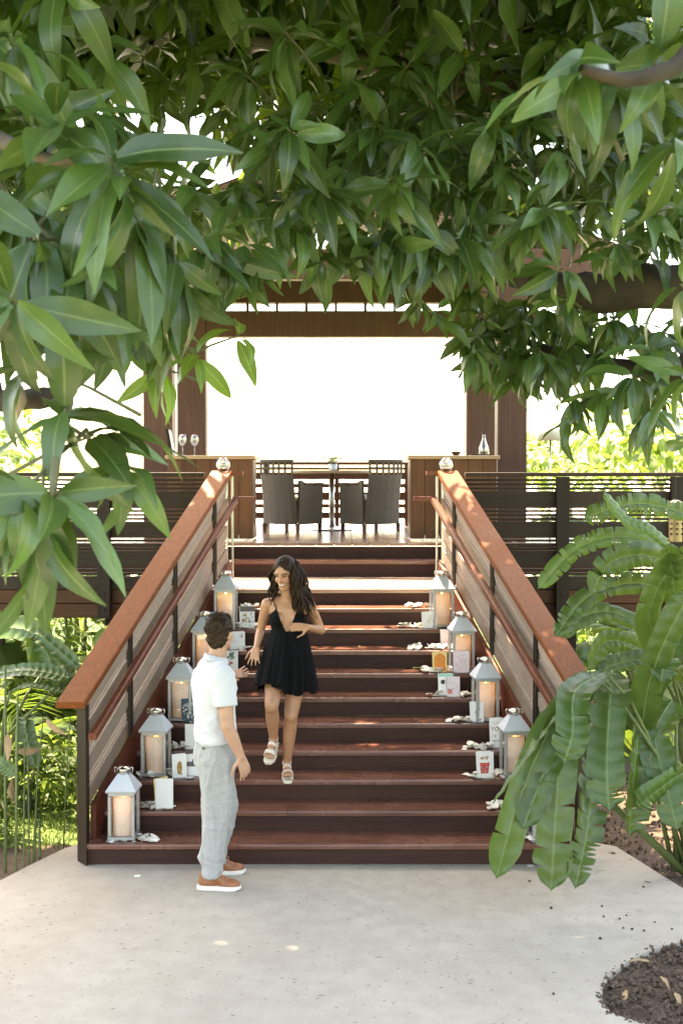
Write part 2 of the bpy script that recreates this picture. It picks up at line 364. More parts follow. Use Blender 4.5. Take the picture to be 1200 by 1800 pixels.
# ------------------------------------------------------------------ stair balustrades
YT = 3.18
def balustrade(s, label):
    root = tag(empty('stair_balustrade', (CX + s * hw(0), 0, 0)), label, 'railing')
    ox = s * hw(0)
    def slab(mb, y0, y1, o0, o1, i0, i1, flat=None):
        """sloping board between depths y0,y1, offsets o0,o1 above the nosing line, i0,i1 outward of the inner face"""
        p = []
        for i in (i0, i1):
            for (y, o) in ((y0, o0), (y1, o0), (y1, o1), (y0, o1)): p.append((s * (hw(y) + i) - ox, y, nz(y) + o))
        mb.add(p, [(0, 1, 2, 3), (7, 6, 5, 4), (0, 4, 5, 1), (1, 5, 6, 2), (2, 6, 7, 3), (3, 7, 4, 0)])
    # cap, with a chamfered top
    a = MB(); prof = [(.0, .965), (.20, .965), (.20, 1.0), (.192, 1.01), (.008, 1.01), (.0, 1.0)]; ys = (-.02, YT + .02); vs = []
    for y in ys:
        for i, o in prof: vs.append((s * (hw(y) + i - .012) - ox, y, nz(y) + o))
    n = len(prof); fs = [tuple(range(n)), tuple(range(n, 2 * n))] + [(i, (i + 1) % n, n + (i + 1) % n, n + i) for i in range(n)]
    a.add(vs, fs); a.build('cap_rail', M['cap'], root)
    # level return of the cap at the top
    y = YT + .02; zc = nz(y) + 1.01; a = MB()
    p = [(s * (hw(y) - .012) - ox, y, zc), (s * (hw(y) - .012) - ox - s * .10, y + .03, zc), (s * (hw(y) - .012) - ox - s * .10, y + .10, zc), (s * (hw(y) + .188) - ox, y + .10, zc), (s * (hw(y) + .188) - ox, y + .002, zc)]
    a.prism([(q[0], q[1], q[2] - .042) for q in p], (0, 0, .04)); a.build('cap_return', M['hand'], root)
    # hand rail
    a = MB(); vs = []; prof = [(-.085, .735), (-.03, .735), (-.03, .775), (-.042, .785), (-.073, .785), (-.085, .775)]
    for y in (-.01, YT - .02):
        for i, o in prof: vs.append((s * (hw(y) + i) - ox, y, nz(y) + o))
    n = 6; a.add(vs, [tuple(range(n)), tuple(range(n, 2 * n))] + [(i, (i + 1) % n, n + (i + 1) % n, n + i) for i in range(n)]); hr = a.build('hand_rail', M['hand'], root)
    y = YT - .02; a = MB(); x0 = s * (hw(y) - .03) - ox; z0 = nz(y) + .738
    a.prism([(x0, y, z0), (x0 - s * .055, y - .01, z0), (x0 - s * .21, y + .10, z0), (x0 - s * .21, y + .16, z0), (x0, y + .08, z0)], (0, 0, .045)); a.build('rail_return', M['hand'], hr)
    for y in (.25, 1.3, 2.3, 3.0):
        a = MB(); a.tube([(s * (hw(y) - .055) - ox, y, nz(y) + .74), (s * (hw(y) - .055) - ox, y, nz(y) + .70), (s * (hw(y) + .01) - ox, y, nz(y) + .67)], .008, 6); a.build('rail_bracket', M['bronze'], hr)
    # boards, bay by bay; wide ones and thin slats in turn
    bays = [(.15, .825), (.885, 1.775), (1.835, 2.775), (2.835, YT)]
    heights = []; o = .167; pat = [.12, .018, .018, .018, .11, .018, .018, .018, .018, .11, .018, .018, .10]
    for h in pat:
        heights.append((o, o + h, h > .05)); o += h + .014
    for (y0, y1) in bays:
        for (o0, o1, wide) in heights:
            if o1 > .955: o1 = .955
            a = MB(); d = random.uniform(0, .004); slab(a, y0, y1, o0, o1, (.028 if wide else .036) + d, (.052 if wide else .05) + d); a.build('wide_board' if wide else 'thin_slat', M['board'], root)
    # skirt boards
    for (y0, y1) in bays:
        a = MB(); slab(a, y0 if y0 > .1 else .10, y1 + .058 if y1 < 3 else y1, -.12 if y0 > .1 else -.06, .165, -.012, .026); a.build('skirt_board', M['skirt'], root)
    # metal channel posts in pairs
    for y in (.855, 1.805, 2.805):
        for dy in (-.018, .018):
            a = MB(); p = []
            for i in (.012, .055):
                for (yy, o) in ((y + dy - .009, .17), (y + dy + .009, .17), (y + dy + .009, .96), (y + dy - .009, .96)): p.append((s * (hw(yy) + i) - ox, yy, nz(yy) + o))
            a.add(p, [(0, 1, 2, 3), (7, 6, 5, 4), (0, 4, 5, 1), (1, 5, 6, 2), (2, 6, 7, 3), (3, 7, 4, 0)]); a.build('channel_post', M['bronze'], root)
    # steel rods at the top end
    for dx, dy in ((-.02, .02), (.035, .03)):
        a = MB(); a.tube([(s * (hw(YT) + dx) - ox, YT + dy, zl - .01), (s * (hw(YT) + dx) - ox, YT + dy, nz(YT) + .965)], .011, 8); a.build('steel_rod', M['metal'], root)
    # newel at the foot
    z1 = nz(0) + .958; a = MB()
    pl = [(0.0, -.012), (.085, .27), (.165, .27), (.165, .29), (.06, .30), (.0, .045), (-.012, .02)]
    pl = [(-.012, -.015), (.075, .10), (.075, .20), (.03, .148), (-.012, .10)]
    pl = [(s * q[0] + 0.0, q[1]) for q in pl]
    a.prism([(q[0], q[1], 0.0) for q in pl], (0, 0, z1)); a.build('newel', M['darkz'], root)
    a = MB(); a.hexa([(s * .16, .27, .0), (s * .06, .27, .0), (s * .06, .3, .0), (s * .16, .3, .0), (s * .16, .27, z1 + .1), (s * .06, .27, z1 + .1), (s * .06, .3, z1 + .1), (s * .16, .3, z1 + .1)])
    return root
balustrade(-1, 'sloping boarded balustrade with orange cap rail on the left side of the stairs')
balustrade(1, 'sloping boarded balustrade with orange cap rail, right side, half hidden by big leaves')

# ------------------------------------------------------------------ walkways left and right of the landing
def walkway(s, label, posts):
    xi, xo = CX + s * 1.26, CX + s * 6.5
    root = tag(empty('raised_walkway', (xi, 3.3, 0)), label, 'walkway'); ox, oy = xi, 3.3
    x0, x1 = min(xi, xo) - ox, max(xi, xo) - ox
    for (za, zb, ya) in ((1.485, 1.615, 0.0), (1.34, 1.478, .022)):
        a = MB(); a.box(x0, x1, ya, ya + .06, za, zb, .004); a.build('fascia_beam', M['fascia'], root)
    y = -.03
    while y < .8:
        a = MB(); a.box(x0, x1, y, y + .135, 1.62, 1.65, .003); a.build('deck_board', M['dark'], root); y += .142
    a = MB(); a.box(x0, x1, .72, .78, 1.34, 1.61); a.build('fascia_beam', M['fascia'], root)
    for x in posts:
        a = MB(); a.box(x - ox - .06, x - ox + .06, .5, .62, -.06, 1.6, .006); a.build('support_post', M['darkz'], root)
    return root
LP = [-2.27, -3.03, -4.3]; RP = [2.11, 3.2, 4.4]
walkway(-1, 'raised dark wooden walkway on posts left of the stairs', [-2.05, -3.45, -5.2]); walkway(1, 'raised dark wooden walkway behind the big leaves right of the stairs', [2.3, 3.6, 5.2])
def deck_rail(s, label, posts):
    xi, xo = CX + s * 1.245, CX + s * 6.5; root = tag(empty('deck_railing', (xi, 3.24, 1.66)), label, 'railing'); ox = xi; oy = 3.24; oz = 1.66
    x0, x1 = min(xi, xo) - ox, max(xi, xo) - ox
    a = MB(); a.box(x0, x1, -.045, .075, 1.045, 1.085, .005); a.build('top_rail', M['dark'], root)
    ps = sorted(x - ox for x in posts); ends = [x0] + ps + [x1]
    for p in ps:
        a = MB(); a.box(p - .062, p + .062, -.035, .03, -.31, 1.043, .005); po = a.build('post', M['darkz'], root)
        for zb in (-.23, -.07):
            a = MB(); n0 = len(a.v); a.lathe([(.0, -.001), (.014, -.001), (.014, .008), (.009, .012), (.0, .012)], 10)
            a.v = [(p + x, -.035 - z, zb + y) for x, y, z in a.v]; a.build('bolt', M['bronze'], po)
    rows = [(1.0, 1.022), (.958, .982), (.918, .942), (.74, .905), (.702, .726), (.664, .688), (.626, .650), (.455, .613), (.418, .442), (.380, .404), (.345, .367), (.175, .333), (.138, .162), (.1, .124), (-.02, .087)]
    for i in range(len(ends) - 1):
        a0, a1 = ends[i] + (.0 if i == 0 else .05), ends[i + 1] - (.0 if i == len(ends) - 2 else .05)
        for (z0, z1) in rows:
            wide = z1 - z0 > .05; a = MB(); d = random.uniform(-.003, .003); a.box(a0, a1, .032 + d, .056 + d, z0, z1, .002); a.build('wide_board' if wide else 'thin_slat', M['dark'], root)
    return root
deck_rail(-1, 'dark slatted deck railing left of the stairs behind hanging leaves', LP); deck_rail(1, 'dark slatted deck railing right of the stairs above the big-leaved plants', RP)

# ------------------------------------------------------------------ pavilion
pav = tag(empty('pavilion', (CX, 4.7, 1.95)), 'open wooden pavilion with dark columns and slatted gable roof above the stairs', 'pavilion')
PO = Vector((CX, 4.7, 1.95))
def pbox(name, m, x0, x1, y0, y1, z0, z1, c=.006, par=None):
    a = MB(); a.box(x0 - PO.x, x1 - PO.x, y0 - PO.y, y1 - PO.y, z0 - PO.z, z1 - PO.z, c); return a.build(name, M[m], pav if par is None else par)
x = -3.0
while x < 2.9:
    pbox('floor_board', 'floorw', x, x + .19, 4.66, 9.3, 1.955, 1.99, .003); x += .195
pbox('floor_beam', 'fascia', -3.05, 2.95, 9.32, 9.4, 1.7, 1.985); pbox('floor_beam', 'fascia', -3.05, -1.35, 4.72, 4.78, 1.66, 1.95); pbox('floor_beam', 'fascia', 1.24, 2.95, 4.72, 4.78, 1.66, 1.95)
for xx in (-2.5, 2.4):
    for yy in (5.2, 8.9): pbox('pier', 'darkz', xx - .12, xx + .12, yy - .12, yy + .12, -.06, 1.7)
for xx in (-2.135, 1.985):
    pbox('column', 'col', xx - .17, xx + .17, 5.8, 6.1, 1.99, 5.0, .012)
    pbox('column', 'col', xx - .205, xx + .205, 9.0, 9.28, 1.99, 5.16, .012)
pbox('tie_beam', 'col', -2.9, 2.8, 9.02, 9.22, 4.68, 5.05, .01)
for i in range(13):
    xx = -2.6 + i * .42; pbox('strut', 'col', xx - .02, xx + .02, 9.1, 9.14, 5.051, 5.16, .002)
pbox('wall_plate', 'col', -3.2, 3.1, 9.0, 9.2, 5.161, 5.6, .01)
pbox('front_beam', 'col', -3.1, 3.0, 5.87, 6.05, 5.0, 5.35, .01)
for xx in (-2.135, 1.985): pbox('side_beam', 'col', xx - .1, xx + .1, 6.06, 8.99, 5.0, 5.3, .01)
# gable roof: boards running up the slope, thin gaps between
def roof_z(x): return 6.55 - .36 * abs(x - CX)
y = 5.85; k = 0
while y < 10.2:
    w = .235
    for s in (-1, 1):
        a = MB(); xa, xb = CX + s * .01, CX + s * 3.5
        a.hexa([(p[0] - PO.x, p[1] - PO.y, p[2] - PO.z) for p in ([(xa, y, roof_z(xa)), (xb, y, roof_z(xb)), (xb, y + w, roof_z(xb)), (xa, y + w, roof_z(xa)), (xa, y, roof_z(xa) + .03), (xb, y, roof_z(xb) + .03), (xb, y + w, roof_z(xb) + .03), (xa, y + w, roof_z(xa) + .03)] if s > 0 else
               [(xb, y, roof_z(xb)), (xa, y, roof_z(xa)), (xa, y + w, roof_z(xa)), (xb, y + w, roof_z(xb)), (xb, y, roof_z(xb) + .03), (xa, y, roof_z(xa) + .03), (xa, y + w, roof_z(xa) + .03), (xb, y + w, roof_z(xb) + .03)])]); a.build('roof_board', M['ceil'], pav)
    y += w + (.012 if k % 3 else .03); k += 1
for s in (-1, 1):
    for q in (0.9, 1.9, 2.9):
        xa = CX + s * q; pbox('purlin', 'col', xa - .05, xa + .05, 5.9, 10.1, roof_z(xa) - .16, roof_z(xa) - .045, .004)
pbox('ridge_beam', 'col', CX - .07, CX + .07, 5.85, 10.2, 6.28, 6.5)
# back railing of the pavilion
br = tag(empty('back_railing', (CX, 9.12, 1.99)), 'slatted wooden railing along the sunlit back of the pavilion', 'railing')
for i, (z0, z1) in enumerate([(.10, .19), (.25, .31), (.36, .48), (.54, .60), (.66, .76), (.80, .83), (.87, .91)]):
    a = MB(); a.box(-1.94, 1.94, -.02, .02, z0, z1, .003); a.build('rail_board' if z1 - z0 > .05 else 'slat', M['fascia'], br)
for xx in (-1.0, 0.0, 1.0):
    a = MB(); a.box(xx - .03, xx + .03, .022, .07, 0, .9, .004); a.build('post', M['col'], br)

# ------------------------------------------------------------------ bar counters
def counter(x0, x1, label):
    cx = (x0 + x1) / 2; w = (x1 - x0) / 2
    root = tag(empty('bar_counter', (cx, 5.4, 1.99)), label, 'counter')
    a = MB(); a.box(-w + .02, w - .02, -.26, .26, .06, .90); a.build('carcass', M['panelw'], root)
    n = 6; pw = 2 * w / n
    for i in range(n):
        a = MB(); a.box(-w + i * pw + .002, -w + (i + 1) * pw - .002, -.285, -.262, .02, .90, .003); a.build('panel_board', M['panelw'], root)
    for s in (-1, 1):
        a = MB(); xs = sorted((s * (w - .018), s * (w + .004))); a.box(xs[0], xs[1], -.26, .27, .02, .90, .003); a.build('end_panel', M['panelw'], root)
    a = MB(); a.box(-w - .03, w + .03, -.31, .30, .902, .945, .005); a.build('counter_top', M['toplight'], root)
    return root
counter(-1.92, -.985, 'brown wooden bar counter left of the dining table with wine glasses on top')
counter(.765, 1.72, 'brown wooden bar counter right of the dining table with a bottle on top')
# ------------------------------------------------------------------ table and wicker chairs
def wicker_mat():
    t = NT('brown wicker'); v = t.coord('Object', (1, 1, 1)); w1 = t.new('TexWave', wave_type='BANDS', bands_direction='Z'); w1.inputs['Scale'].default_value = 22; w1.inputs['Distortion'].default_value = .5; t.lk(v, w1.inputs[0])
    w2 = t.new('TexWave', wave_type='BANDS', bands_direction='X'); w2.inputs['Scale'].default_value = 16; t.lk(v, w2.inputs[0])
    m = t.math('MULTIPLY', w1.outputs['Fac'], w2.outputs['Fac']); t.lk(t.ramp(m, [(.1, (.07, .052, .037)), (.6, (.22, .165, .115))]), t.p.inputs['Base Color']); t.p.inputs['Roughness'].default_value = .6; t.bump(m, .8, .006); return t.mat
M['wicker'] = wicker_mat()
def make_chair(name):
    root = empty(name)
    # local: faces +y. Woven shell: back panel and two side wings, all as thick bands
    def band(pl, z0, z1, th, par, nm, flare=0.0):
        a = MB(); n = len(pl); vs = []
        for (z, k) in ((z0, 0), (z1, 1)):
            for (x, y) in pl: vs.append((x, y - k * flare, z))
        vs2 = []
        for i in range(len(vs)):
            j = i % n; p0 = Vector(pl[max(j - 1, 0)]); p1 = Vector(pl[min(j + 1, n - 1)]); d = (p1 - p0).normalized(); nn = Vector((-d.y, d.x)); vs2.append((vs[i][0] + nn.x * th, vs[i][1] + nn.y * th, vs[i][2]))
        V = vs + vs2; m = 2 * n; fs = []
        for j in range(n - 1):
            fs += [(j, j + 1, n + j + 1, n + j), (m + j + 1, m + j, m + n + j, m + n + j + 1), (n + j, n + j + 1, m + n + j + 1, m + n + j), (j + 1, j, m + j, m + j + 1)]
        fs += [(0, n, m + n, m), (n - 1, m + n - 1, m + 2 * n - 1, 2 * n - 1)]
        a.add(V, fs); return a.build(nm, M['wicker'], par)
    back = [(-.27, -.20), (-.22, -.245), (-.11, -.27), (0, -.28), (.11, -.27), (.22, -.245), (.27, -.20)]
    bk = band(back, .10, .73, .035, root, 'backrest', .09)
    b2 = [(x * 1.03, y - .092) for x, y in back]
    for (z0, z1) in ((.805, .825), (.885, .92)): band(b2, z0, z1, .033, bk, 'lattice_band', .008)
    for i in range(7):
        q = -.255 + i * .51 / 6; y = -.372 + .95 * q * q; a = MB(); a.box(q - .009, q + .009, y + .003, y + .025, .725, .89); a.build('lattice_bar', M['wicker'], bk)
    for s in (-1, 1):
        a = MB(); P = [(-.20, .10), (.26, .10), (.27, .60), (.12, .585), (-.02, .60), (-.16, .66), (-.20, .66)]
        a.prism([(s * .27, y, z) for y, z in P], (s * .035, 0, 0)); sd_ = a.build('side_panel', M['wicker'], root)
        a = MB(); a.box(s * .29 - .035, s * .29 + .035, -.12, .28, .60, .63, .01); a.build('arm_rest', M['wicker'], sd_)
        for yy in (-.21, .24):
            a = MB(); a.hexa([(s * .275 - .015, yy - .015, 0), (s * .275 + .015, yy - .015, 0), (s * .275 + .015, yy + .015, 0), (s * .275 - .015, yy + .015, 0), (s * .275 - .022, yy - .022, .11), (s * .275 + .022, yy - .022, .11), (s * .275 + .022, yy + .022, .11), (s * .275 - .022, yy + .022, .11)]); a.build('leg', M['col'], root)
    a = MB(); a.box(-.265, .265, -.2, .27, .12, .40, .01); a.build('seat_base', M['wicker'], root)
    a = MB(); a.box(-.255, .255, -.2, .26, .402, .47, .025); a.build('seat_cushion', M['white'], root)
    return root
FZ = 1.99
ch = make_chair('wicker_armchair'); p = at(512, 930, 15.7); ch.location = (p.x, p.y, FZ); ch.rotation_euler = (0, 0, R(-37))
tag(ch, 'brown wicker armchair at the left of the round table, back to the stairs', 'chair', 'wicker armchairs at the dining table')
c2 = copy_tree(ch); p = at(652, 930, 15.7); c2.location = (p.x, p.y, FZ); c2.rotation_euler = (0, 0, R(37)); c2['label'] = 'brown wicker armchair at the right of the round table, back to the stairs'
p = at(583, 925, 16.1)
tb = tag(empty('dining_table', (p.x, p.y, FZ)), 'round dining table on a steel pedestal between two wicker armchairs', 'table')
a = MB(); a.lathe([(0, .745), (.53, .745), (.54, .755), (.54, .775), (.53, .785), (0, .785)], 40); a.build('table_top', M['toplight'], tb)
a = MB(); a.tube([(0, 0, .03), (0, 0, .745)], .035, 14); a.build('pedestal', M['metal'], tb, True)
a = MB(); a.lathe([(0, 0), (.27, 0), (.27, .012), (.2, .025), (.05, .05), (.035, .1), (0, .1)], 30); a.build('base_plate', M['metal'], tb, True)
# flower pot on the table
fp = tag(empty('flower_pot', (p.x + .02, p.y - .1, FZ + .785)), 'small glass pot of white flowers on the dining table', 'flowers')
a = MB(); a.lathe([(0, 0), (.045, 0), (.05, .01), (.055, .085), (.05, .085), (.045, .02), (0, .02)], 16); a.build('pot', M['galvroof'], fp, True)
a = MB()
for i in range(46):
    q = Vector((random.gauss(0, .04), random.gauss(0, .04), .11 + random.random() * .06)); s = .022
    e = Euler((random.uniform(0, 6), random.uniform(0, 6), 0)).to_matrix()
    a.add([q + e @ Vector(v) * s for v in ((-1, 0, 0), (0, -.6, .2), (1, 0, 0), (0, .6, .2))], [(0, 1, 2, 3)])
M['sprig'] = plain('pale green sprig', (.28, .36, .16), .6, 0, .3, 40)
tag(a.build('flowers', M['sprig'], fp), kind='stuff')

# ------------------------------------------------------------------ things on the counters
CT = FZ + .947
def wine_glass(px, d, label):
    p = at(px, 790, d); root = tag(empty('wine_glass', (p.x, p.y, CT)), label, 'glass', 'wine glasses on the left counter')
    a = MB(); a.lathe([(0, 0), (.038, 0), (.038, .003), (.006, .008), (.004, .10), (.012, .108)], 16); a.build('stem', M['glassware'], root, True)
    a = MB(); a.lathe([(.004, .106), (.03, .125), (.045, .165), (.043, .20), (.034, .235), (.0325, .235), (.041, .20), (.043, .165), (.028, .128), (.003, .112)], 20); a.build('bowl', M['glassware'], root, True)
wine_glass(321, 13.75, 'stemmed wine glass on the left counter, nearer the column'); wine_glass(342, 13.85, 'stemmed wine glass on the left counter, nearer the opening')
p = at(303, 790, 13.9); mb_ = tag(empty('menu_board', (p.x, p.y, CT)), 'dark upright menu board leaning by the column on the left counter', 'menu')
a = MB(); a.hexa([(-.01, -.12, 0), (.02, -.12, 0), (.02, .12, 0), (-.01, .12, 0), (-.06, -.12, .3), (-.03, -.12, .3), (-.03, .12, .3), (-.06, .12, .3)]); a.build('board', M['darkz'], mb_)
a = MB(); a.hexa([(.0205, -.105, .015), (.0225, -.105, .015), (.0225, .105, .015), (.0205, .105, .015), (-.0265, -.105, .285), (-.0245, -.105, .285), (-.0245, .105, .285), (-.0265, .105, .285)]); a.build('sheet', M['white'], mb_)
def bottle(px, d, label, prof, mat, cap=None):
    p = at(px, 790, d); root = tag(empty('bottle', (p.x, p.y, CT)), label, 'bottle')
    a = MB(); a.lathe(prof, 18); a.build('body', mat, root, True)
    if cap: a = MB(); a.lathe(cap, 12); a.build('cap', M['bronze'], root, True)
bottle(850, 13.8, 'clear tapered glass bottle on the right counter beside the red column', [(0, 0), (.055, 0), (.06, .01), (.055, .09), (.022, .18), (.018, .24), (.016, .24), (.02, .18), (.05, .09), (.052, .012), (0, .012)], M['glassware'], [(0, .241), (.019, .241), (.019, .265), (0, .265)])
p = at(850, 790, 13.8); lq = MB(); lq.lathe([(0, .013), (.049, .013), (.050, .045), (0, .045)], 16); M['amber'] = plain('amber liquid', (.10, .035, .012), .1, 0, .1, 9)
o = lq.build('liquid', M['amber'], bpy.data.objects['bottle'], True)
bottle(730, 13.9, 'slim pale bottle at the inner end of the right counter', [(0, 0), (.036, 0), (.038, .01), (.037, .15), (.015, .2), (.014, .27), (0, .27)], M['glassware'])
p = at(801, 790, 13.8); bw = tag(empty('incense_bowl', (p.x, p.y, CT)), 'small brown bowl with an upright stick on the right counter', 'bowl')
a = MB(); a.lathe([(0, 0), (.03, 0), (.055, .035), (.058, .045), (.05, .045), (.028, .01), (0, .01)], 18); a.build('bowl', M['col'], bw, True)
a = MB(); a.tube([(0, 0, .01), (.004, 0, .27)], .003, 6); a.build('stick', M['bronze'], bw)
for px, lab in ((845, 'dark flat tray under the clear bottle on the right counter'),):
    p = at(px, 795, 13.72); a = MB(); a.box(-.13, .10, -.07, .03, .001, .012, .003); o = a.build('tray', M['darkz']); o.location = (p.x, p.y - .1, CT); tag(o, lab, 'tray')

# fish-bowl candle globes on the cap returns
for s, lab in ((-1, 'clear glass globe vase on the top of the left stair rail'), (1, 'clear glass globe vase on the top of the right stair rail')):
    y = YT + .06; root = tag(empty('globe_vase', (CX + s * (hw(y) + .085), y, nz(YT + .02) + 1.0085)), lab, 'vase', 'glass globes on the stair rails')
    pr = [(0, 0), (.034, 0)] + [(.066 * math.sin(math.pi * (.17 + .68 * i / 9)), .06 - .066 * math.cos(math.pi * (.17 + .68 * i / 9))) for i in range(10)] + [(.036, .128), (.038, .132)]
    pr += [(r * .93, z) for r, z in pr[::-1][:-2]] + [(0, .006)]
    a = MB(); a.lathe(pr, 24); a.build('bowl', M['glassware'], root, True)
    a = MB(); a.lathe([(0, .008), (.035, .008), (.05, .022), (.045, .03), (0, .03)], 18); a.build('filling', M['white'], root, True)

# table lamp beyond the right railing
p = at(966, 836, 13.2); lm = tag(empty('table_lamp', (p.x, p.y, 1.65)), 'slender standing lamp with pale shade beyond the right deck railing', 'lamp')
a = MB(); a.tube([(0, 0, .0), (0, 0, 1.56)], .009, 8); a.lathe([(0, 0), (.12, 0), (.12, .015), (.01, .03), (0, .03)], 18); a.build('stand', M['metal'], lm, True)
M['shade'] = plain('pale lamp shade', (.55, .52, .46), .8, 0, .05, 10)
a = MB(); a.lathe([(.10, 1.60), (.14, 1.44), (.137, 1.44), (.097, 1.60)], 20); a.build('lamp_shade', M['shade'], lm, True)

# hanging perforated lantern, far right
p = at(1186, 952, 9.4); hl = tag(empty('hanging_lantern', p), 'tall perforated metal lantern hanging from a wire at the right edge', 'lantern')
a = MB(); 
seg = 14; rows = 22; rr = .052; H = .29
for j in range(rows + 1):
    for k in range(seg): ang = 2 * math.pi * k / seg; a.v.append((rr * math.cos(ang), rr * math.sin(ang), H * j / rows))
for j in range(rows):
    for k in range(seg):
        if j % 3 == 1 and k % 2 == 0 and 2 < j < rows - 2: continue
        a.f.append((j * seg + k, j * seg + (k + 1) % seg, (j + 1) * seg + (k + 1) % seg, (j + 1) * seg + k)); a.m.append(0)
M['brass'] = plain('aged brass', (.30, .21, .12), .38, .8, .25, 30)
a.build('shell', M['brass'], hl, True)
a = MB(); a.lathe([(0, H + .001), (.056, H + .001), (.056, H + .012), (.02, H + .03), (0, H + .03)], 16); a.build('lid', M['brass'], hl, True)
a = MB(); a.tube([(0, 0, H + .03), (.002, 0, 1.0), (-.01, .01, 1.9)], .003, 5); a.build('wire', M['bronze'], hl)

# ------------------------------------------------------------------ lanterns and candles on the steps
def candle_mat(name, lit):
    t = NT(name); n = t.noise(t.coord(), 20, 3); t.lk(t.ramp(n, [(.3, (.86, .82, .72)), (.7, (.9, .86, .77))]), t.p.inputs['Base Color']); t.p.inputs['Roughness'].default_value = .5
    tr = t.new('BsdfTranslucent'); tr.inputs[0].default_value = (.9, .68, .48, 1); ms = t.new('MixShader'); ms.inputs[0].default_value = .25; t.lk(t.p.outputs[0], ms.inputs[1]); t.lk(tr.outputs[0], ms.inputs[2]); t.lk(ms.outputs[0], t.out.inputs[0])
    return t.mat
M['candle'] = candle_mat('ivory wax', False)
fm = NT('candle flame'); em = fm.new('Emission'); em.inputs[0].default_value = (1, .45, .12, 1); em.inputs[1].default_value = 6; fm.lk(em.outputs[0], fm.out.inputs[0]); M['flame'] = fm.mat
M['wick'] = plain('charred wick', (.02, .018, .015), .9)
def make_lantern():
    root = empty('candle_lantern'); w = .092
    a = MB(); a.box(-w - .006, w + .006, -w - .006, w + .006, .006, .028, .003)
    for sx in (-1, 1):
        for sy in (-1, 1): a.box(sx * w - .012, sx * w + .012, sy * w - .012, sy * w + .012, 0, .0055)
    a.build('base', M['galv'], root)
    for sx in (-1, 1):
        for sy in (-1, 1):
            a = MB(); xs = sorted((sx * (w + .003), sx * (w - .021))); ys = sorted((sy * (w + .003), sy * (w - .021))); a.box(xs[0], xs[1], ys[0], ys[1], .0285, .315, .003); a.build('corner_post', M['galv'], root)
    a = MB(); h = .3165
    for (x0, x1, y0, y1) in ((-w, w, -w, -w + .02), (-w, w, w - .02, w), (-w, -w + .02, -w + .021, w - .021), (w - .02, w, -w + .021, w - .021)): a.box(x0, x1, y0, y1, h, h + .022)
    a.build('head_frame', M['galv'], root)
    for i in range(4):
        a = MB(); q = Matrix.Rotation(i * math.pi / 2, 3, 'Z'); 
        P = [(-w + .021, -w + .008, .0285), (w - .021, -w + .008, .0285), (w - .021, -w + .008, .3155), (-w + .021, -w + .008, .3155)]
        a.prism([q @ Vector(v) for v in P], q @ Vector((0, .002, 0))); a.build('glass_pane', M['glass'], root)
    # roof: lip and four sloping sheets closing to a collar
    e = w + .016; t = .036; z0, z1 = .352, .462
    a = MB(); a.box(-e, e, -e, e, .339, z0, .002); rf = a.build('roof_lip', M['galv'], root)
    for i in range(4):
        q = Matrix.Rotation(i * math.pi / 2, 3, 'Z'); a = MB(); P = [(-e, -e, z0 + .0005), (e, -e, z0 + .0005), (t, -t, z1), (-t, -t, z1)]
        a.prism([q @ Vector(v) for v in P], q @ Vector((0, .0025, -.001))); a.build('roof_sheet', M['galvroof'], root)
    a = MB(); a.lathe([(0, z1 - .006), (.044, z1 - .006), (.048, z1 + .012), (.052, z1 + .03), (.05, z1 + .034), (.047, z1 + .036), (.03, z1 + .046), (0, z1 + .05)], 24); a.build('vent_cap', M['chrome'], root, True)
    a = MB()
    for s in (-1, 1):
        pts = [(s * .05, 0, z1 - .004), (s * .064, 0, z1 + .010), (s * .066, 0, z1 + .028), (s * .06, 0, z1 + .04), (s * .052, 0, z1 + .036)]
        a = MB(); a.tube(pts, .0042, 6); a.build('handle_loop', M['chrome'], root, True)
    return root
def make_candle():
    root = empty('pillar_candle')
    r, h = .077, .276
    a = MB(); a.lathe([(0, 0), (r - .004, 0), (r, .004), (r, h - .006), (r - .004, h), (r - .010, h), (r - .016, h - .012), (0, h - .014)], 28); a.build('wax', M['candle'], root, True)
    a = MB(); a.tube([(0, 0, h - .016), (.001, 0, h + .006)], .0018, 5); a.build('wick', M['wick'], root)
    return root
lan0 = make_lantern(); can0 = make_candle(); first = True
LIT = []; ALLK = []
lant = [  # step, px, side words, lit
    (1, 218, 'left', 1), (3, 275, 'left', 0), (5, 320, 'left', 0), (7, 362, 'left', 1), (9, 398, 'left', 1),
    (1, 953, 'right', 0), (3, 903, 'right', 0), (5, 852, 'right', 1), (7, 810, 'right', 1), (9, 775, 'right', 1)]
names_ = {1: 'lowest', 3: 'second lowest', 5: 'middle', 7: 'second highest', 9: 'highest'}
for i, (st, px, side, lit) in enumerate(lant):
    y = (st - 1) * RUN + .165; d = y - CAM.y; p = at(px, 1400, d); z = st * RISE
    L = lan0 if i == 0 else copy_tree(lan0); K = can0 if i == 0 else copy_tree(can0)
    rz = R({'left': -1, 'right': 1}[side] * random.uniform(2, 7))
    L.location = (p.x, y, z); L.rotation_euler = (0, 0, rz); K.location = (p.x, y, z + .0285); K.rotation_euler = (0, 0, rz + st)
    hide = ', behind big leaves' if (st == 1 and side == 'right') else (', behind the man' if (st == 7 and side == 'left') else '')
    tag(L, 'grey metal candle lantern, %s on the %s side of the stairs%s' % (names_[st], side, hide), 'lantern', 'lanterns lining the stairs')
    tag(K, 'ivory pillar candle inside the %s lantern on the %s side of the stairs' % (names_[st], side), 'candle', 'candles in the stair lanterns')
    ALLK.append(K)
    if lit: LIT.append(K)
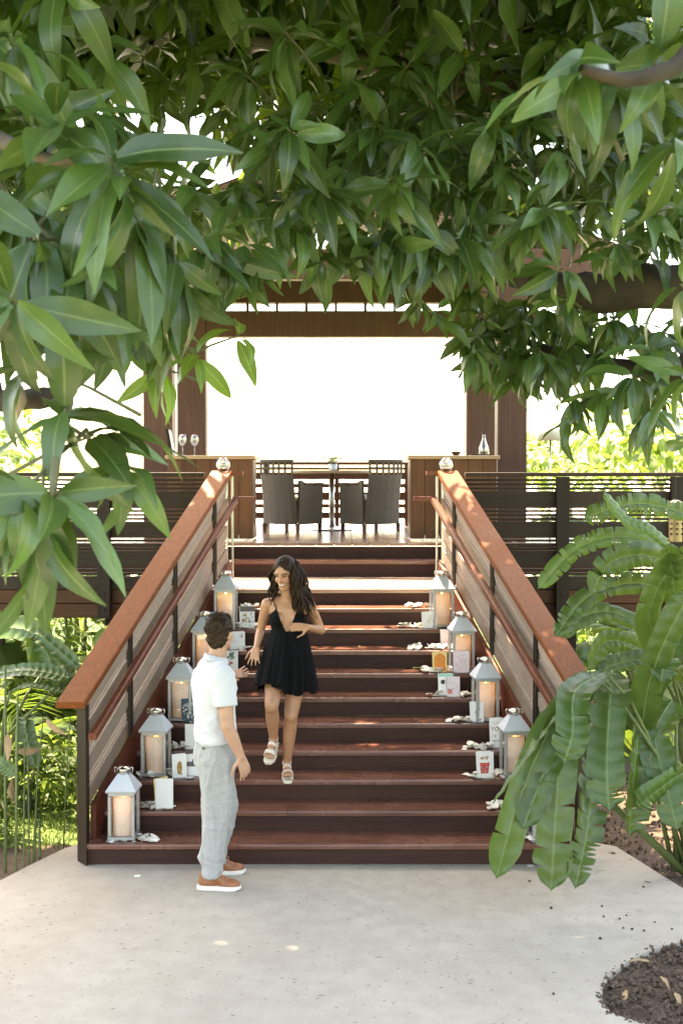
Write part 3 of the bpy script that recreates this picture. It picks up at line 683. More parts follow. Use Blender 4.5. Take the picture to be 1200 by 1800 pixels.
for K in ALLK:
    if 1:
        a = MB(); a.lathe([(0, 0), (.005, .006), (.007, .014), (.004, .026), (0, .036)], 10); f = a.build('flame', M['flame'], K, True); f.location = (0, 0, .276 - .012)
        ld = bpy.data.lights.new('candle_glow', 'POINT'); ld.energy = .034 if K in LIT else .014; ld.color = (1, .64, .38) if K in LIT else (1, .82, .64); ld.shadow_soft_size = .02
        lo = bpy.data.objects.new('candle_glow', ld); COL.objects.link(lo); lo.parent = K; lo.location = (.0, 0, .225)

# ------------------------------------------------------------------ greeting cards on the steps
def flat(name, c, rough=.6): return plain(name, c, rough, 0, .06, 30)
M['c_orange'] = flat('orange print', (.72, .22, .03)); M['c_yellow'] = flat('pale yellow card', (.78, .60, .25)); M['c_pink'] = flat('pink card', (.72, .50, .58)); M['c_lilac'] = flat('pale pink card', (.78, .68, .71))
M['c_teal'] = flat('dark teal print', (.025, .07, .10)); M['c_green'] = flat('mint print', (.30, .60, .45)); M['c_black'] = flat('black print', (.03, .03, .035)); M['c_red'] = flat('red print', (.62, .07, .05)); M['c_gold'] = flat('gold print', (.42, .24, .05)); M['c_grey'] = flat('grey print', (.32, .32, .34)); M['c_salmon'] = flat('salmon print', (.75, .25, .2)); M['c_brown'] = flat('brown grey card', (.13, .10, .085)); M['c_tan'] = flat('tan script print', (.55, .40, .28)); M['c_purple'] = flat('purple print', (.42, .25, .45)); M['c_sage'] = flat('sage print', (.22, .30, .22)); M['c_blue'] = flat('pale blue card', (.62, .70, .76))
def text_mesh(s, size):
    cu = bpy.data.curves.new('lettering', 'FONT'); cu.body = s; cu.size = size; cu.align_x = 'CENTER'; cu.align_y = 'CENTER'; cu.resolution_u = 2
    o = bpy.data.objects.new('lettering_tmp', cu); COL.objects.link(o); dg = bpy.context.evaluated_depsgraph_get(); me = bpy.data.meshes.new_from_object(o.evaluated_get(dg))
    bpy.data.objects.remove(o); bpy.data.curves.remove(cu); return me
def card(step, px0, px1, pytop, pybot, label, mat='white', back='white', rot=0.0, prints=(), yoff=.06, open_=.34):
    z = step * RISE; y = (step - 1) * RUN + yoff; d = y - CAM.y; p = at((px0 + px1) / 2, 1300, d)
    w = (px1 - px0) / FPX * d; h = (pybot - pytop) / FPX * d
    root = tag(empty('greeting_card', (p.x, y, z + .001), R(rot)), label, 'card', 'greeting cards on the steps')
    lean = .10 * h; t = .0016
    def panel(nm, m, q, off=0.0):
        a = MB(); a.prism([q @ Vector(v) for v in [(0, 0, 0), (w, 0, 0), (w, lean, h), (0, lean, h)]], q @ Vector((0, t, 0))); o = a.build(nm, M[m], root); return o
    # front leaf hinged on its left edge, second leaf folded back
    q0 = Matrix.Identity(3); T = Vector((-w / 2, 0, 0))
    f = panel('front_leaf', mat, q0); f.location = T
    b = panel('back_leaf', back, Matrix.Rotation(open_, 3, 'Z')); b.location = T + Vector((0, .004, 0))
    def put(me, m, u, v, nm='print'):
        me.materials.clear(); me.materials.append(M[m])
        o = link(nm, me, f); o.location = (w * u, lean * v - .0012, h * v); o.rotation_euler = (math.pi / 2 - math.atan2(lean, h), 0, 0); return o
    for pr in prints:
        kind = pr[0]
        if kind == 't': put(text_mesh(pr[2], pr[5] * h), pr[1], pr[3], pr[4], 'lettering')
        else:
            a = MB()
            if kind == 'r': _, m, u, v, ww, hh = pr; a.add([(-ww * w / 2, -hh * h / 2, 0), (ww * w / 2, -hh * h / 2, 0), (ww * w / 2, hh * h / 2, 0), (-ww * w / 2, hh * h / 2, 0)], [(0, 1, 2, 3)])
            elif kind == 'e': _, m, u, v, ww, hh = pr; n = 14; a.add([(ww * w / 2 * math.cos(2 * math.pi * i / n), hh * h / 2 * math.sin(2 * math.pi * i / n), 0) for i in range(n)], [tuple(range(n))])
            elif kind == 'p': _, m, u, v, pts = pr; a.add([(x * w, yy * h, 0) for x, yy in pts], [tuple(range(len(pts)))])
            elif kind == 's':    # sprinkle of n small marks
                _, m, u, v, ww, hh, n, sz = pr; rr_ = random.Random(n + step)
                for i in range(n):
                    x, yy = (rr_.random() - .5) * ww * w, (rr_.random() - .5) * hh * h; s_ = sz * h * rr_.uniform(.5, 1.2); an = rr_.random() * 6
                    a.add([(x + s_ * math.cos(an + k * 2.1), yy + s_ * math.sin(an + k * 2.1), 0) for k in range(3)], [(0, 1, 2)])
            elif kind == 'l':    # pen line
                _, m, u, v, pts, lw = pr
                for (x0, y0), (x1, y1) in zip(pts[:-1], pts[1:]):
                    d_ = Vector((x1 * w - x0 * w, y1 * h - y0 * h)); n_ = Vector((-d_.y, d_.x)).normalized() * lw * h
                    a.add([(x0 * w + n_.x, y0 * h + n_.y, 0), (x0 * w - n_.x, y0 * h - n_.y, 0), (x1 * w - n_.x, y1 * h - n_.y, 0), (x1 * w + n_.x, y1 * h + n_.y, 0)], [(0, 1, 2, 3)])
            o = put(a.mesh('print', M[m]), m, u, v)
            if kind == 's': tag(o, kind='stuff')
        prints_n = 0
    return root
arch = [(-.4, -.5), (.4, -.5), (.4, .22), (.32, .36), (.1, .46), (0, .52), (-.1, .46), (-.32, .36), (-.4, .22)]
curl = [(-.2, -.2), (-.05, .1), (.1, .3), (.15, .15), (0, 0), (-.15, -.15), (.05, -.2), (.25, 0), (.1, .05), (.0, -.05)]
card(9, 422, 448, 1062, 1100, 'card with small botanical sprigs and a dark band on top, beside the highest left lantern', prints=[('r', 'c_brown', .5, .88, 1.0, .24), ('s', 'c_grey', .5, .38, .9, .65, 30, .05), ('s', 'c_gold', .5, .4, .6, .5, 7, .09)])
card(8, 404, 431, 1113, 1144, 'white card with a tiny purple motif, just right of the man\'s face', 'white', 'white', 4, prints=[('s', 'c_purple', .72, .8, .2, .16, 7, .06), ('s', 'c_blue', .4, .5, .5, .5, 8, .06), ('s', 'c_salmon', .3, .45, .2, .3, 3, .05)])
card(7, 396, 418, 1143, 1180, 'narrow white card with a green and dark red picture beside the man\'s raised hand', 'white', 'white', -14, prints=[('s', 'c_sage', .35, .75, .6, .35, 16, .10), ('s', 'c_red', .45, .4, .4, .3, 5, .09), ('e', 'c_grey', .25, .35, .3, .3)])
card(5, 320, 344, 1231, 1271, 'dark teal card with white flowers beside the middle left lantern', 'c_teal', 'c_teal', 3, prints=[('s', 'white', .5, .5, .8, .75, 46, .05), ('s', 'c_grey', .5, .45, .8, .7, 30, .05)])
card(4, 325, 349, 1273, 1316, 'plain pale card half hidden behind the man\'s back, below the teal card', 'white', 'white', -8)
card(3, 303, 328, 1327, 1368, 'white card with a gold pineapple-like print beside the second lowest left lantern', 'white', 'white', 6, prints=[('e', 'c_gold', .5, .42, .36, .58), ('s', 'c_yellow', .5, .42, .3, .5, 16, .04), ('s', 'c_brown', .5, .4, .3, .5, 12, .04)])
card(3, 327, 352, 1330, 1368, 'white card with a small dark picture, between the gold print card and the man', 'white', 'white', -6, prints=[('r', 'c_brown', .3, .55, .6, .22), ('r', 'c_black', .55, .66, .3, .25)], yoff=.11)
card(2, 273, 304, 1361, 1413, 'tall blank ivory card right of the lowest left lantern', 'white', 'c_yellow', 5, open_=.7)
card(9, 741, 768, 1078, 1106, 'white card with thin tan script in front of the highest right lantern', prints=[('l', 'c_tan', .5, .5, curl, .012)])
card(8, 774, 797, 1111, 1142, 'pale card with a pink picture peeking out left of the second highest right lantern', 'c_lilac', 'white', prints=[('e', 'c_pink', .7, .35, .5, .4), ('e', 'c_salmon', .72, .36, .3, .28)], yoff=.2)
card(7, 760, 785, 1143, 1178, 'orange arch card with the letters AGE', 'c_yellow', 'c_yellow', prints=[('p', 'c_orange', .5, .52, [(x, y * .86) for x, y in arch]), ('t', 'c_yellow', 'AGE', .56, .2, .19), ('s', 'c_yellow', .5, .6, .6, .4, 22, .03)])
card(7, 797, 824, 1147, 1185, 'pink card leaning in front of the second highest right lantern', 'c_lilac', 'c_pink', prints=[('s', 'c_pink', .5, .55, .7, .6, 40, .05), ('s', 'white', .5, .55, .5, .5, 16, .05), ('s', 'c_yellow', .5, .15, .3, .1, 5, .04)], yoff=.035)
card(6, 770, 796, 1181, 1219, 'white card with mint top and a picture of dark sunglasses', 'white', 'white', -3, prints=[('r', 'c_green', .5, .93, 1.0, .14), ('e', 'c_black', .3, .62, .3, .22), ('e', 'c_brown', .78, .62, .28, .2), ('l', 'c_black', .5, .68, [(-.1, 0), (.1, 0)], .015), ('s', 'c_sage', .4, .25, .5, .3, 10, .03)], yoff=.1)
card(6, 785, 808, 1193, 1228, 'pale pink card with a red corner in front of the sunglasses card', 'c_lilac', 'white', 5, prints=[('r', 'c_salmon', .22, .25, .35, .22), ('s', 'c_pink', .5, .6, .7, .4, 20, .04), ('s', 'c_red', .3, .3, .4, .25, 5, .05)], yoff=.045, open_=.8)
card(5, 826, 850, 1236, 1271, 'white card with a small grey green seahorse before the middle right lantern', prints=[('e', 'c_sage', .52, .62, .2, .22), ('e', 'c_sage', .46, .48, .22, .2), ('l', 'c_sage', .5, .4, [(0, .1), (.02, -.05), (-.06, -.12), (-.12, -.08)], .025), ('l', 'c_sage', .58, .66, [(-.08, .02), (.14, .0)], .018)])
card(4, 861, 886, 1263, 1315, 'white card lettered I LOVE YOU, left of the second lowest right lantern', 'white', 'white', -4, prints=[('t', 'c_grey', 'I LOVE', .5, .83, .12), ('t', 'c_black', 'YOU', .5, .62, .2), ('s', 'c_grey', .5, .4, .7, .06, 12, .025), ('s', 'c_grey', .5, .22, .7, .08, 14, .03)], yoff=.1)
card(3, 838, 868, 1319, 1365, 'white card with a red popcorn-box print in front of the second lowest right lantern', 'white', 'white', 4, prints=[('p', 'c_red', .45, .38, [(-.22, -.2), (.22, -.2), (.28, .2), (-.28, .2)]), ('s', 'white', .45, .38, .4, .3, 34, .035), ('s', 'c_gold', .45, .76, .55, .12, 10, .045), ('s', 'c_salmon', .5, .76, .5, .12, 6, .045), ('r', 'c_red', .72, .55, .06, .12)], yoff=.05)

# ------------------------------------------------------------------ loose petals
def petal_mesh(i):
    r_ = random.Random(40 + i); vs = []; fs = []; n = 4; cup = r_.uniform(.12, .4); cur = r_.uniform(-.3, .5)
    for j in range(n + 1):
        v = j / n; wv = math.sin(math.pi * (.12 + .8 * v)) ** .7 * .5
        for k in range(n + 1):
            u = k / n * 2 - 1; vs.append((u * wv, v - .5, cup * (u * u) * wv * .8 + cur * (v - .5) ** 2 + .04 * math.sin(3 * u + i)))
    for j in range(n):
        for k in range(n): a_ = j * (n + 1) + k; fs.append((a_, a_ + 1, a_ + n + 2, a_ + n + 1))
    zmin = min(v[2] for v in vs); vs = [(x, y, z - zmin) for x, y, z in vs]
    a = MB(); a.add(vs, fs); return a.mesh('petal', M['petal'], True)
PM = [petal_mesh(i) for i in range(6)]
def petals(step, px0, px1, py, n, where, tall=0.0):
    z = step * RISE; yb = (step - 1) * RUN
    for i in range(int(n * 1.45)):
        y = yb + random.uniform(.035, .15); px = random.uniform(px0, px1); p = at(px, py, y - CAM.y)
        o = bpy.data.objects.new('rose_petal', random.choice(PM)); COL.objects.link(o); s = random.uniform(.05, .074)
        o.scale = (s, s * random.uniform(.8, 1.1), s * random.uniform(.8, 1.3)); lift = random.random() * tall
        o.location = (p.x, y, z + .001 + lift); o.rotation_euler = (random.gauss(0, .35) if lift > .008 else 0, random.gauss(0, .35) if lift > .008 else 0, random.uniform(0, 6.28))
        tag(o, 'loose white rose petal ' + where, 'petal', 'petals ' + where)
ORD = {1: 'lowest step', 2: 'second step', 3: 'third step', 4: 'fourth step', 5: 'fifth step', 6: 'sixth step', 7: 'seventh step', 8: 'eighth step', 9: 'ninth step', 10: 'tenth step'}
for st, a0, a1, n, side, tall in [(1, 240, 278, 11, 'L', .025), (1, 192, 218, 4, 'L', .0), (2, 250, 275, 8, 'L', .03), (2, 290, 322, 3, 'L', .0), (3, 243, 302, 10, 'L', .035), (3, 330, 350, 3, 'L', .0), (4, 302, 330, 10, 'L', .03), (5, 304, 345, 7, 'L', .02), (8, 420, 442, 6, 'L', .02), (9, 414, 452, 11, 'L', .03), (10, 424, 458, 7, 'L', .03),
        (10, 716, 752, 9, 'R', .03), (9, 698, 742, 11, 'R', .03), (9, 768, 780, 2, 'R', .0), (8, 720, 792, 15, 'R', .03), (7, 743, 796, 14, 'R', .03), (7, 798, 812, 2, 'R', 0), (6, 748, 792, 7, 'R', .02), (6, 806, 826, 6, 'R', .03), (5, 788, 826, 11, 'R', .035), (5, 850, 876, 5, 'R', .01), (4, 802, 866, 17, 'R', .03), (3, 818, 834, 3, 'R', 0), (3, 834, 882, 13, 'R', .03), (2, 858, 905, 10, 'R', .03), (1, 900, 938, 10, 'R', .03)]:
    petals(st, a0, a1, 1300, n, 'on the %s of the stairs, %s side' % (ORD[st], 'left' if side == 'L' else 'right'), tall)
for px, py in ((931, 1522), (242, 1540)):
    p = at_z(px, py, 0.002); o = link('rose_petal', PM[1]); o.location = p; o.scale = (.05, .05, .05); tag(o, 'single white petal fallen on the concrete ' + ('near the drooping leaves' if px > 600 else 'left of the man'), 'petal')
# dark seeds on the concrete
def seed_mesh():
    a = MB(); a.lathe([(0, 0), (.6, .15), (1, .6), (.7, 1.1), (.2, 1.3), (0, 1.3)], 8); return a.mesh('seed', M['wick'], True)
SM = seed_mesh()
for px, py in [(930, 1550), (968, 1597), (1057, 1594), (1060, 1612), (1088, 1616), (1095, 1632), (1110, 1634), (1131, 1637), (1100, 1610), (1150, 1622), (1054, 1651), (1180, 1634), (972, 1748), (1130, 1560)]:
    p = at_z(px, py, .0005); o = link('fallen_seed', SM); o.location = p; s = random.uniform(.006, .011); o.scale = (s, s, s); o.rotation_euler = (0, 0, random.random() * 6)
    tag(o, 'small dark round seed lying on the concrete at right', 'seed', 'seeds on the concrete')
# ------------------------------------------------------------------ foliage
M['mango'] = leafmat('mango leaf', (.018, .048, .011), (.064, .128, .033), (.26, .38, .045), .27, .25, (.16, .21, .075), 18)
M['mango_backlit'] = leafmat('backlit mango leaf', (.05, .11, .02), (.10, .19, .03), (.35, .5, .05), .4, .42, (.3, .38, .12), 18)  # brighter yellow-green copy of the mango leaf, backlight put into its colour
M['paddle'] = leafmat('paddle leaf', (.030, .072, .012), (.068, .128, .024), (.26, .38, .04), .33, .28, (.15, .22, .08), 46, .16)
M['palm'] = leafmat('palm frond', (.045, .09, .018), (.10, .17, .035), (.32, .45, .06), .45, .4, (.22, .28, .08), 1)
M['bush'] = leafmat('garden leaf', (.05, .10, .02), (.12, .19, .035), (.36, .5, .07), .5, .42, (.25, .32, .1), 6)
M['bark'] = plain('mango bark', (.11, .085, .065), .9, 0, .55, 9, bump=.8)
M['barkdark'] = plain('dark mango bark', (.040, .028, .020), .9, 0, .5, 9, bump=.8)  # darker brown version of the mango bark
M['barkpale'] = plain('pale smooth bark', (.42, .30, .22), .8, 0, .25, 6, bump=.4)
M['twig'] = plain('green brown twig', (.09, .09, .04), .7, 0, .3, 30)
M['cane'] = plain('green cane', (.10, .13, .04), .6, 0, .3, 20)
M['dry'] = plain('dry brown leaf', (.34, .22, .12), .8, 0, .3, 20)

def leaf_geo(nv=8, wid=.22, droop=.5, fold=.25, wave=.03, seed=0, nu=2, tipp=1.6):
    """lanceolate leaf of unit length along +y: verts, quads, uvs"""
    r_ = random.Random(seed); ph = r_.random() * 6; vs = []; uv = []; fs = []
    side = r_.uniform(-.12, .12); n = 2 * nu + 1
    for j in range(nv + 1):
        v = j / nv; w = wid * .5 * (math.sin(math.pi * min(1, v * .97 + .03) ** .85) ** .85) * (1 - .25 * v ** tipp); w = max(w, .006)
        a = droop * v; 
        y = v if abs(droop) < 1e-3 else math.sin(a) / droop; z = 0 if abs(droop) < 1e-3 else -(1 - math.cos(a)) / droop
        for k in range(n):
            u = (k - nu) / nu; zz = z + abs(u) * w * fold + wave * w / wid * 2 * math.sin(9 * v + ph + (2 if u < 0 else 0)) * abs(u)
            vs.append((u * w + side * v * v, y, zz)); uv.append(((u + 1) / 2, v))
    for j in range(nv):
        for k in range(n - 1): a_ = j * n + k; fs.append((a_, a_ + 1, a_ + n + 1, a_ + n))
    return np.array(vs), np.array(fs), np.array(uv)
def mesh_from(name, V, F, UV, mat, rnd=None, smooth=True):
    me = bpy.data.meshes.new(name); nV, nF = len(V), len(F); k = F.shape[1]
    me.vertices.add(nV); me.vertices.foreach_set('co', np.ascontiguousarray(V, dtype=np.float32).ravel())
    me.loops.add(nF * k); me.loops.foreach_set('vertex_index', np.ascontiguousarray(F, dtype=np.int32).ravel())
    me.polygons.add(nF); me.polygons.foreach_set('loop_start', np.arange(0, nF * k, k, dtype=np.int32)); me.polygons.foreach_set('loop_total', np.full(nF, k, dtype=np.int32))
    if smooth: me.polygons.foreach_set('use_smooth', np.ones(nF, dtype=bool))
    me.update(calc_edges=True)
    uvl = me.uv_layers.new(name='uv'); uvl.data.foreach_set('uv', np.ascontiguousarray(UV[F.ravel()], dtype=np.float32).ravel())
    if rnd is not None:
        at_ = me.attributes.new('rnd', 'FLOAT', 'POINT'); at_.data.foreach_set('value', np.ascontiguousarray(rnd, dtype=np.float32))
    me.materials.append(mat); me.validate(); return me
GEO = [leaf_geo(8, random.uniform(.27, .35), random.uniform(.3, 1.5), random.uniform(.12, .4), .035, i) for i in range(10)]
GEO_LO = [leaf_geo(4, random.uniform(.26, .33), random.uniform(.2, 1.1), random.uniform(.15, .4), .03, 50 + i, 1) for i in range(6)]
LEAFM = [mesh_from('mango_leaf', *g, M['mango']) for g in GEO]; LEAF_BACKLIT = [mesh_from('mango_leaf_backlit', *g, M['mango_backlit']) for g in GEO]
GEO_OV = [leaf_geo(4, random.uniform(.34, .40), random.uniform(.05, .4), random.uniform(.05, .2), .03, 80 + i, 1) for i in range(4)]
def frame(d, up, roll=0.0):
    y = d.normalized(); z = up - y * up.dot(y)
    if z.length < 1e-3: z = Vector((1, 0, 0)) - y * y.x
    z.normalize(); x = y.cross(z); m = Matrix((x, y, z)).transposed(); return m @ Matrix.Rotation(roll, 3, 'Y')
def whorl(tip, axis, n, L, droop=.35, spread=(30, 105), rs=None):
    """leaf placements round a twig tip: list of (matrix3, location, length)"""
    r_ = rs or random; axis = Vector(axis).normalized(); ref = Vector((0, 0, 1)) if abs(axis.z) < .9 else Vector((1, 0, 0)); ax = axis.cross(ref).normalized(); ay = axis.cross(ax); out = []
    ph = r_.random() * 6
    for i in range(n):
        a = ph + i * 2.399 + r_.gauss(0, .45); s = R(spread[0] + (spread[1] - spread[0]) * (i / max(1, n - 1)) ** .8 + r_.gauss(0, 17))
        d = axis * math.cos(s) + (ax * math.cos(a) + ay * math.sin(a)) * math.sin(s); d.z -= droop * r_.uniform(.5, 1.5); d.normalize()
        up = Vector((0, 0, 1)) * .8 + axis * .6 - Vector((0, .25, 0))
        l = L * r_.uniform(.55, 1.15); base = tip - axis * (i * .006 * L / .25) + d * .02
        out.append((frame(d, up, r_.gauss(0, .55)), base, l))
    return out
def mass(name, items, geos, mat, parent, seed=0):
    """one mesh of very many leaves"""
    Vs, Fs, Us, Rs = [], [], [], []; b = 0; r_ = random.Random(seed)
    for m, loc, l in items:
        V, F, U = r_.choice(geos); A = np.array(m); W = (V * l) @ A.T + np.array(loc); Vs.append(W); Fs.append(F + b); Us.append(U); Rs.append(np.full(len(V), r_.random())); b += len(V)
    o = link(name, mesh_from(name, np.concatenate(Vs), np.concatenate(Fs), np.concatenate(Us), mat, np.concatenate(Rs)), parent); tag(o, kind='stuff'); return o
def place_leaf(it, parent, meshes):
    m, loc, l = it; o = bpy.data.objects.new('leaf', random.choice(meshes)); COL.objects.link(o); o.parent = parent; o.matrix_basis = Matrix.Translation(loc) @ (m * l).to_4x4(); return o
def limb(name, pts, rads, mat, parent, seg=10, wob=.03, sub=6):
    P = [Vector(p) for p in pts]; out = []; rr = []
    for i in range(len(P) - 1):
        p0, p1, p2, p3 = P[max(i - 1, 0)], P[i], P[i + 1], P[min(i + 2, len(P) - 1)]
        for k in range(sub):
            s = k / sub; q = .5 * ((2 * p1) + (-p0 + p2) * s + (2 * p0 - 5 * p1 + 4 * p2 - p3) * s * s + (-p0 + 3 * p1 - 3 * p2 + p3) * s ** 3); r = rads[i] * (1 - s) + rads[i + 1] * s
            out.append(q + Vector((random.gauss(0, wob * r), random.gauss(0, wob * r), random.gauss(0, wob * r)))); rr.append(r * random.uniform(.94, 1.07))
    out.append(P[-1]); rr.append(rads[-1]); a = MB(); a.tube(out, rr, seg); return a.build(name, mat, parent, True)

# ---- mango tree whose limbs cross the top and right of the view; trunk stands outside the frame at right
def split_items(hero, rest, n=300): return hero[:n], hero[n:] + rest
T1 = tag(empty('mango_tree', (4.2, -1.2, 0)), 'spreading mango tree whose leafy limbs arch over the stairs from the right', 'tree')
base1 = Vector((4.2, -1.2, 0))
def rel(p, b): return Vector(p) - b
limb('trunk', [rel(p, base1) for p in [(4.2, -1.2, -.1), (4.1, -1.25, 1.2), (3.8, -1.4, 2.4), (3.5, -1.6, 3.2)]], [.34, .27, .23, .2], M['bark'], T1, 14)
dk = [(1420, 560, 6.6), (1260, 520, 6.5), (1150, 503, 6.4), (1040, 515, 6.5), (960, 500, 6.7), (890, 478, 7.0), (800, 440, 7.4), (690, 400, 7.9)]
limb('limb', [rel((3.5, -1.6, 3.15), base1)] + [rel(at(*q), base1) for q in dk], [.17, .14, .125, .115, .10, .085, .07, .05, .03], M['barkdark'], T1, 12, .05)
up = [(1500, 330, 7.0), (1230, 215, 7.2), (1050, 165, 7.4), (930, 150, 7.5), (800, 150, 7.7), (690, 118, 7.9), (560, 90, 8.2), (400, 60, 8.5)]
limb('limb', [rel((3.5, -1.6, 3.15), base1)] + [rel(at(*q), base1) for q in up], [.16, .14, .12, .10, .085, .075, .07, .05, .03], M['bark'], T1, 12, .05)
up2 = [(930, 70, 8.2), (860, 20, 8.3), (790, -30, 8.5), (700, -90, 8.8)]
limb('limb', [rel(at(1060, 160, 7.5), base1)] + [rel(at(*q), base1) for q in up2], [.09, .085, .08, .07, .05], M['bark'], T1, 10, .05)
lr = [(1290, 640, 6.2), (1180, 655, 6.3), (1080, 640, 6.6), (980, 620, 6.8), (900, 590, 7.0), (840, 560, 7.1)]
limb('limb', [rel((3.7, -1.45, 2.7), base1)] + [rel(at(*q), base1) for q in lr], [.10, .07, .05, .035, .025, .018, .01], M['barkdark'], T1, 8, .04)
tr_ = [(1330, 60, 3.6), (1180, 120, 3.4), (1100, 140, 3.35), (1020, 120, 3.3)]
limb('limb', [rel(at(1700, 300, 5.0), base1)] + [rel(at(*q), base1) for q in tr_], [.05, .035, .025, .02, .012], M['barkdark'], T1, 8, .05)
hero = []; heroY = []; rest = []
def twig(tip, axis, L, parent, base):
    ax = Vector(axis).normalized(); p0 = tip - ax * .5 * (L / .25) * .6 + Vector((0, 0, -.03)); a = MB(); a.tube([p0 - base, (p0 + tip) / 2 - base + Vector((0, 0, .01)), tip - base], [.008, .006, .004], 5); a.build('twig', M['twig'], parent)
def hcl(px, py, d, L, n, axis, droop=.4, spread=(25, 110), tgt=None, base=base1, T=T1):
    tip = at(px, py, d); twig(tip, axis, L, T, base); (hero if tgt is None else tgt).extend([(m, l - base, s) for m, l, s in whorl(tip, axis, n, L, droop, spread)])
TO = (0, -1, .25)
# near right cluster, softly out of focus
hcl(1015, 115, 3.4, .30, 10, (-.35, -.5, .3), .75); hcl(1075, 125, 3.5, .31, 9, (0, -.5, -.2), .8); hcl(1160, 100, 3.5, .30, 9, (.3, -.6, .2), .5); hcl(1190, 250, 3.6, .28, 7, (.1, -.6, .1), .6); hcl(1195, 500, 4.6, .30, 6, (-.5, -.5, .2), .3); hcl(1200, 660, 4.8, .28, 7, (-.4, -.6, .1), .5); hcl(1210, 780, 4.9, .26, 5, (-.6, -.4, .1), .2)
# middle rank over the pavilion
for q in [(500, 55, 5.2, .30, 11), (430, 130, 5.6, .28, 9), (505, 225, 5.0, .26, 12), (480, 250, 5.1, .24, 9), (560, 330, 5.3, .27, 11), (690, 320, 5.2, .29, 12), (730, 250, 5.4, .28, 10), (640, 150, 5.8, .30, 10), (720, 110, 5.8, .30, 10), (815, 95, 6.0, .28, 9), (610, 60, 5.8, .3, 10), (955, 365, 5.3, .27, 12), (925, 370, 5.4, .25, 9), (870, 210, 5.6, .28, 9), (990, 470, 5.6, .25, 9), (880, 290, 5.7, .28, 9), (800, 340, 5.9, .28, 10), (380, 410, 5.0, .27, 9), (430, 430, 5.2, .27, 9), (560, 440, 5.6, .24, 7), (640, 430, 5.7, .26, 9), (740, 400, 5.6, .26, 9), (340, 330, 5.2, .27, 9)]:
    hcl(*q, (random.uniform(-.5, .5), -1, random.uniform(.0, .6)), .55)
for q in [(400, 455, 5.1, .28, 9), (350, 440, 5.0, .28, 8), (450, 455, 5.2, .27, 9), (520, 400, 5.4, .27, 9), (565, 455, 5.6, .24, 7), (610, 430, 5.7, .26, 8), (665, 425, 5.6, .26, 8), (705, 430, 5.6, .25, 7), (320, 500, 4.9, .28, 7), (760, 395, 5.7, .26, 8), (500, 350, 5.3, .27, 10), (610, 300, 5.5, .28, 10), (420, 330, 5.3, .27, 10)]:
    hcl(*q, (random.uniform(-.5, .5), -.8, random.uniform(-.5, .1)), .95)
for i in range(22):
    px = random.uniform(590, 900); hcl(px, random.uniform(380, 450), random.uniform(5.6, 7.0), .26, random.randint(7, 10), (random.uniform(-.6, .6), -.8, random.uniform(-.5, .2)), .9)
for i in range(34):
    px = random.uniform(800, 1210); py = random.uniform(500, 640 if px < 980 else 730); hcl(px, py, random.uniform(6.2, 7.4), .23, random.randint(8, 11), (random.uniform(-.6, .4), -1, random.uniform(-.2, .4)), .8)
# right group in front of the red column and beyond
for q in [(820, 510, 6.8, .21, 9), (850, 560, 6.8, .22, 10), (830, 590, 6.9, .22, 9), (890, 610, 6.7, .23, 11), (930, 580, 6.8, .22, 10), (880, 540, 6.9, .21, 9), (960, 640, 6.6, .23, 10), (915, 660, 6.7, .23, 9), (860, 640, 6.8, .22, 9), (1000, 600, 6.6, .24, 10), (1050, 620, 6.4, .25, 10), (1010, 700, 6.2, .24, 9), (1060, 690, 6.1, .24, 9), (1110, 660, 6.0, .26, 10), (1150, 610, 6.0, .26, 10), (1080, 560, 6.3, .26, 10), (1000, 740, 6.2, .22, 6), (960, 540, 6.8, .22, 9), (735, 525, 6.6, .17, 7), (765, 545, 6.6, .17, 6), (1150, 720, 6.0, .25, 8)]:
    hcl(*q, (random.uniform(-.6, .4), -1, random.uniform(-.1, .5)), .75)
# random filling behind and above
def canopy_low(px):     # lower outline of the canopy in the picture
    xs = [-200, 0, 150, 260, 330, 420, 470, 560, 620, 700, 760, 850, 950, 1050, 1200, 1400]; ys = [520, 500, 430, 470, 430, 440, 380, 430, 400, 420, 370, 400, 440, 470, 500, 500]
    return float(np.interp(px, xs, ys))
def fill(n, d0, d1, top, L, seed, prob=None, x0=-150, x1=1350):
    r_ = random.Random(seed); k = 0; out = []
    while k < n:
        px, py = r_.uniform(x0, x1), r_.uniform(top, 520)
        if py > canopy_low(px) - 45: continue
        if prob and r_.random() > prob(px, py): continue
        d = r_.uniform(d0, d1); tip = at(px, py, d)
        if d0 > 8 and lets_sun(tip): k += 0.2; continue
        k += 1
        out.extend([(m, l - base1, s) for m, l, s in whorl(tip, (r_.uniform(-.8, .8), r_.uniform(-1, .2), r_.uniform(-.2, .8)), r_.randint(8, 12), L * r_.uniform(.85, 1.1), .45, (25, 110), r_)])
    return out
def lets_sun(p):      # leaves left out so sun falls on landing, pavilion floor and side gardens
    a_ = p - sd * ((p.z - 1.65) / sd.z); b_ = p - sd * (p.z / sd.z)
    return ((2.85 < a_.y < 3.85 or 4.85 < a_.y < 5.6) and abs(a_.x) < 1.2) or (b_.x < -1.95 and b_.y > .45) or (b_.x > 2.15 and b_.y > .3)
def thin_left(px, py): return .10 if (110 < px < 430 and py < 330) else (.12 if py < 150 and px < 950 else 1.0)
rest += fill(360, 5.7, 8.4, -130, .28, 3, thin_left)
far = fill(430, 8.6, 12.6, -170, .30, 4, lambda px, py: (.22 if 90 < px < 450 and py < 320 else (.22 if py < 150 and px < 950 else 1.0)) if py < 330 else .45)
